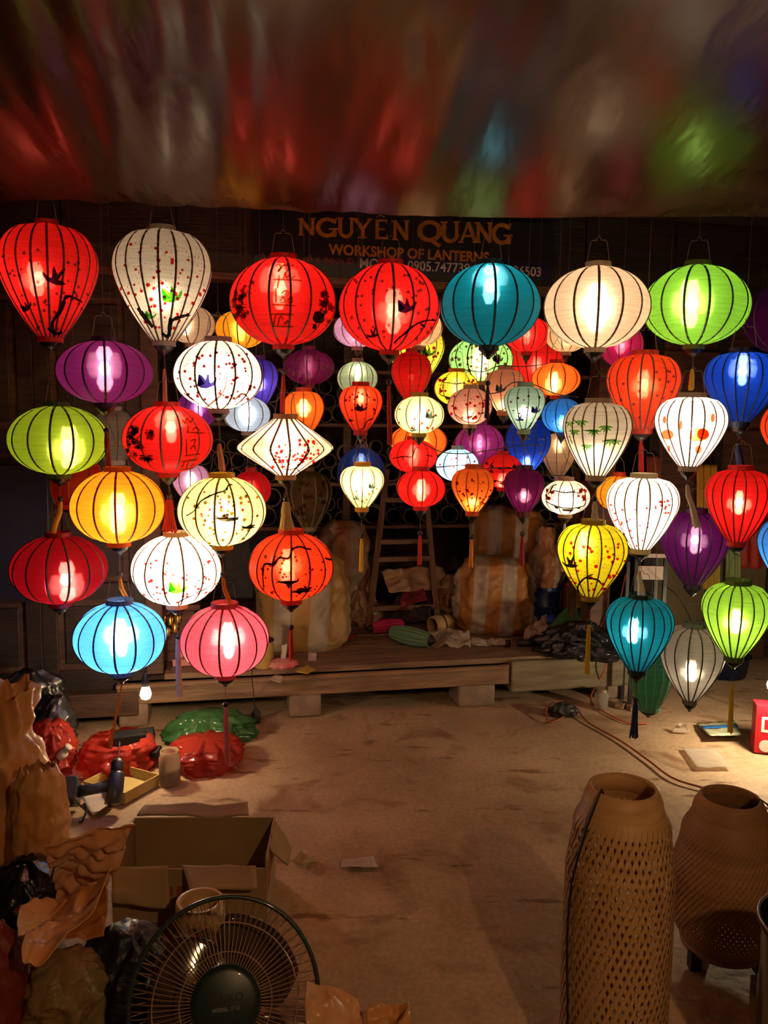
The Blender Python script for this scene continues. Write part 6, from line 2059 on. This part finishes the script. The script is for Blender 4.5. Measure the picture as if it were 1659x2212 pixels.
# stand and foot, upright in the world
inv = fan.matrix_world.inverted()
mback = fan.matrix_world @ Vector((0, 0, -.13))
ft = Vector((mback.x, mback.y, 0))
MB().tube([inv @ mback, inv @ Vector((ft.x, ft.y, .02))], [.022, .026], 12).build('stand', RIMM, fan, True)
vs = MB().lathe([(.001, .0), (.11, .0), (.115, .01), (.10, .024), (.03, .035), (.001, .036)], 30, c=(ft.x, ft.y, 0.0))
vs.v = [tuple(inv @ Vector(q)) for q in vs.v]
vs.build('foot', RIMM, fan, True)

# ------------------------------------------------------------------ woven bamboo floor lamps
def cane_lamp(base, H, prof, nst, wid, turns, mat, label, cable, feet=False, th=.0016):
    root = tag(empty('bamboo_lamp', base), label, 'bamboo lamp')
    f_ = lambda z: interp(prof, z / H)
    m_ = 44
    for fam in (1, -1):
        vs, fs = [], []
        z0, z1 = .015, H - .035
        for i in range(m_ + 1):
            q = i / m_
            z = z0 + (z1 - z0) * q
            r_ = f_(z) + (.0008 if fam > 0 else -.0010)
            # looser mesh in the middle, closed towards the rim
            hw_ = wid * (1 + .9 * max(0, (q - .92) / .08) + .35 * max(0, (.08 - q) / .08))
            a = fam * turns * 2 * PI * q
            dz = (z1 - z0) / m_
            slope = fam * turns * 2 * PI * r_ / (z1 - z0)
            c_ = math.sqrt(1 + slope * slope)
            for e in (-1, 1):
                aa = a + e * hw_ / 2 * c_ / r_ if slope else a
                vs.append((r_ * math.cos(aa), r_ * math.sin(aa), z))
        for i in range(m_):
            fs.append((2 * i, 2 * i + 1, 2 * i + 3, 2 * i + 2))
        mb = MB().add(vs, fs)
        me = mb.mesh('cane_strip', mat, True)
        for k in range(nst):
            o = link('cane_strip', me, root)
            o.rotation_euler = (0, 0, 2 * PI * k / nst)
    rt = f_(H)
    MB().lathe([(f_(H - .045) + .0015, H - .045), (f_(H - .035) + .002, H - .035), (f_(H - .025) + .0025, H - .025), (rt + .004, H), (rt - .002, H + .003), (rt - .007, H), (f_(H - .035) - .005, H - .035), (f_(H - .045) - .003, H - .045)], 48, closed=False).build('woven_collar', mat, root, True)
    MB().lathe([(f_(0) + .003, 0), (f_(0.02) + .003, .02), (f_(.02) - .004, .02), (f_(0) - .004, 0)], 48, closed=False).build('base_hoop', mat, root, True)
    pts = [(q[0], q[1], q[2]) for q in cable(f_, rt, H)]
    MB().tube(pts, .0028, 6).build('power_cable', RUBBER, root, True)
    if feet:
        for k in range(3):
            a = 2 * PI * k / 3 + 3.6
            MB().box((f_(0) * .95 * math.cos(a), f_(0) * .95 * math.sin(a), -.018), (.03, .03, .05)).build('foot', RUBBER, root)
    return root


b1 = P(1322, 2335, 1.0)
lp = Vector(((1322 - 829.5) / FPX * 1.94, 1.74, 0))
zt1 = P(1318, 1700, 1.74).z
u1 = pxm(P(1318, 1900, 1.74))


def cab1(f_, rt, H):
    a = R(-146)
    out = [((rt * .4) * math.cos(a), (rt * .4) * math.sin(a), H - .06), ((rt - .012) * math.cos(a), (rt - .012) * math.sin(a), H - .01), (rt * math.cos(a), rt * math.sin(a), H + .012), ((rt + .010) * math.cos(a), (rt + .010) * math.sin(a), H - .004)]
    for i in range(1, 11):
        z = H * (1 - i / 10.5)
        aa = a - R(14) * min(1, i / 2.5) + R(3) * math.sin(i)
        r_ = f_(z) + .006
        out.append((r_ * math.cos(aa), r_ * math.sin(aa), z))
    return out


RA = 116 * u1
cane_lamp((lp.x, lp.y, 0), zt1, [(0, RA * .80), (.12, RA * .98), (.45, RA * 1.0), (.72, RA * .99), (.88, RA * .88), (.96, RA * .70), (1, RA * .60)], 46, .0078, .36, BAMB, 'tall open-weave bamboo lamp with black cable over its rim', cab1)
b2 = G(1572, 2095, 0)
zt2 = P(1572, 1722, b2.y + .05).z
u2 = pxm(P(1572, 1850, b2.y + .05))
RB = 112 * u2


def cab2(f_, rt, H):
    a = R(-20)
    return [((rt - .03) * math.cos(a), (rt - .03) * math.sin(a), H - .03), ((rt - .004) * math.cos(a), (rt - .004) * math.sin(a), H + .008), ((rt + .016) * math.cos(a), (rt + .016) * math.sin(a), H - .005), ((rt + .05) * math.cos(a), (rt + .05) * math.sin(a), H - .08), (RB * 1.05 * math.cos(a), RB * 1.05 * math.sin(a), H * .5), (RB * 1.06 * math.cos(a), RB * 1.06 * math.sin(a), .02)]


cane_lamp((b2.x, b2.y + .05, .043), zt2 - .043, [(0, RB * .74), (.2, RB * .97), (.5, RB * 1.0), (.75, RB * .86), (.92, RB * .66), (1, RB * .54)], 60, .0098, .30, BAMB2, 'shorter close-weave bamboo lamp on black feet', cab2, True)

# dark tub at the right edge
tb = Vector((P(1790, 2080, 1.55).x, 1.55, 0))
zr = P(1690, 2035, 1.5).z
tub = tag(empty('plastic_tub', tb), 'black glossy tub with a pale rim beside the close-weave bamboo lamp', 'tub')
MB().lathe([(.10, 0), (.12, .01), (.13, zr - .02), (.137, zr), (.128, zr), (.122, zr - .03), (.11, .014), (.001, .012)], 30, closed=False).build('tub_wall', pm('black_gloss', (0.008, 0.009, 0.013), .15, coat=.5), tub, True)
MB().tube([(.134 * math.cos(2 * PI * i / 40), .134 * math.sin(2 * PI * i / 40), zr) for i in range(41)], .004, 6).build('rim', pm('pale_rim', (0.35, 0.34, 0.38), .2, metal=.6), tub, True)
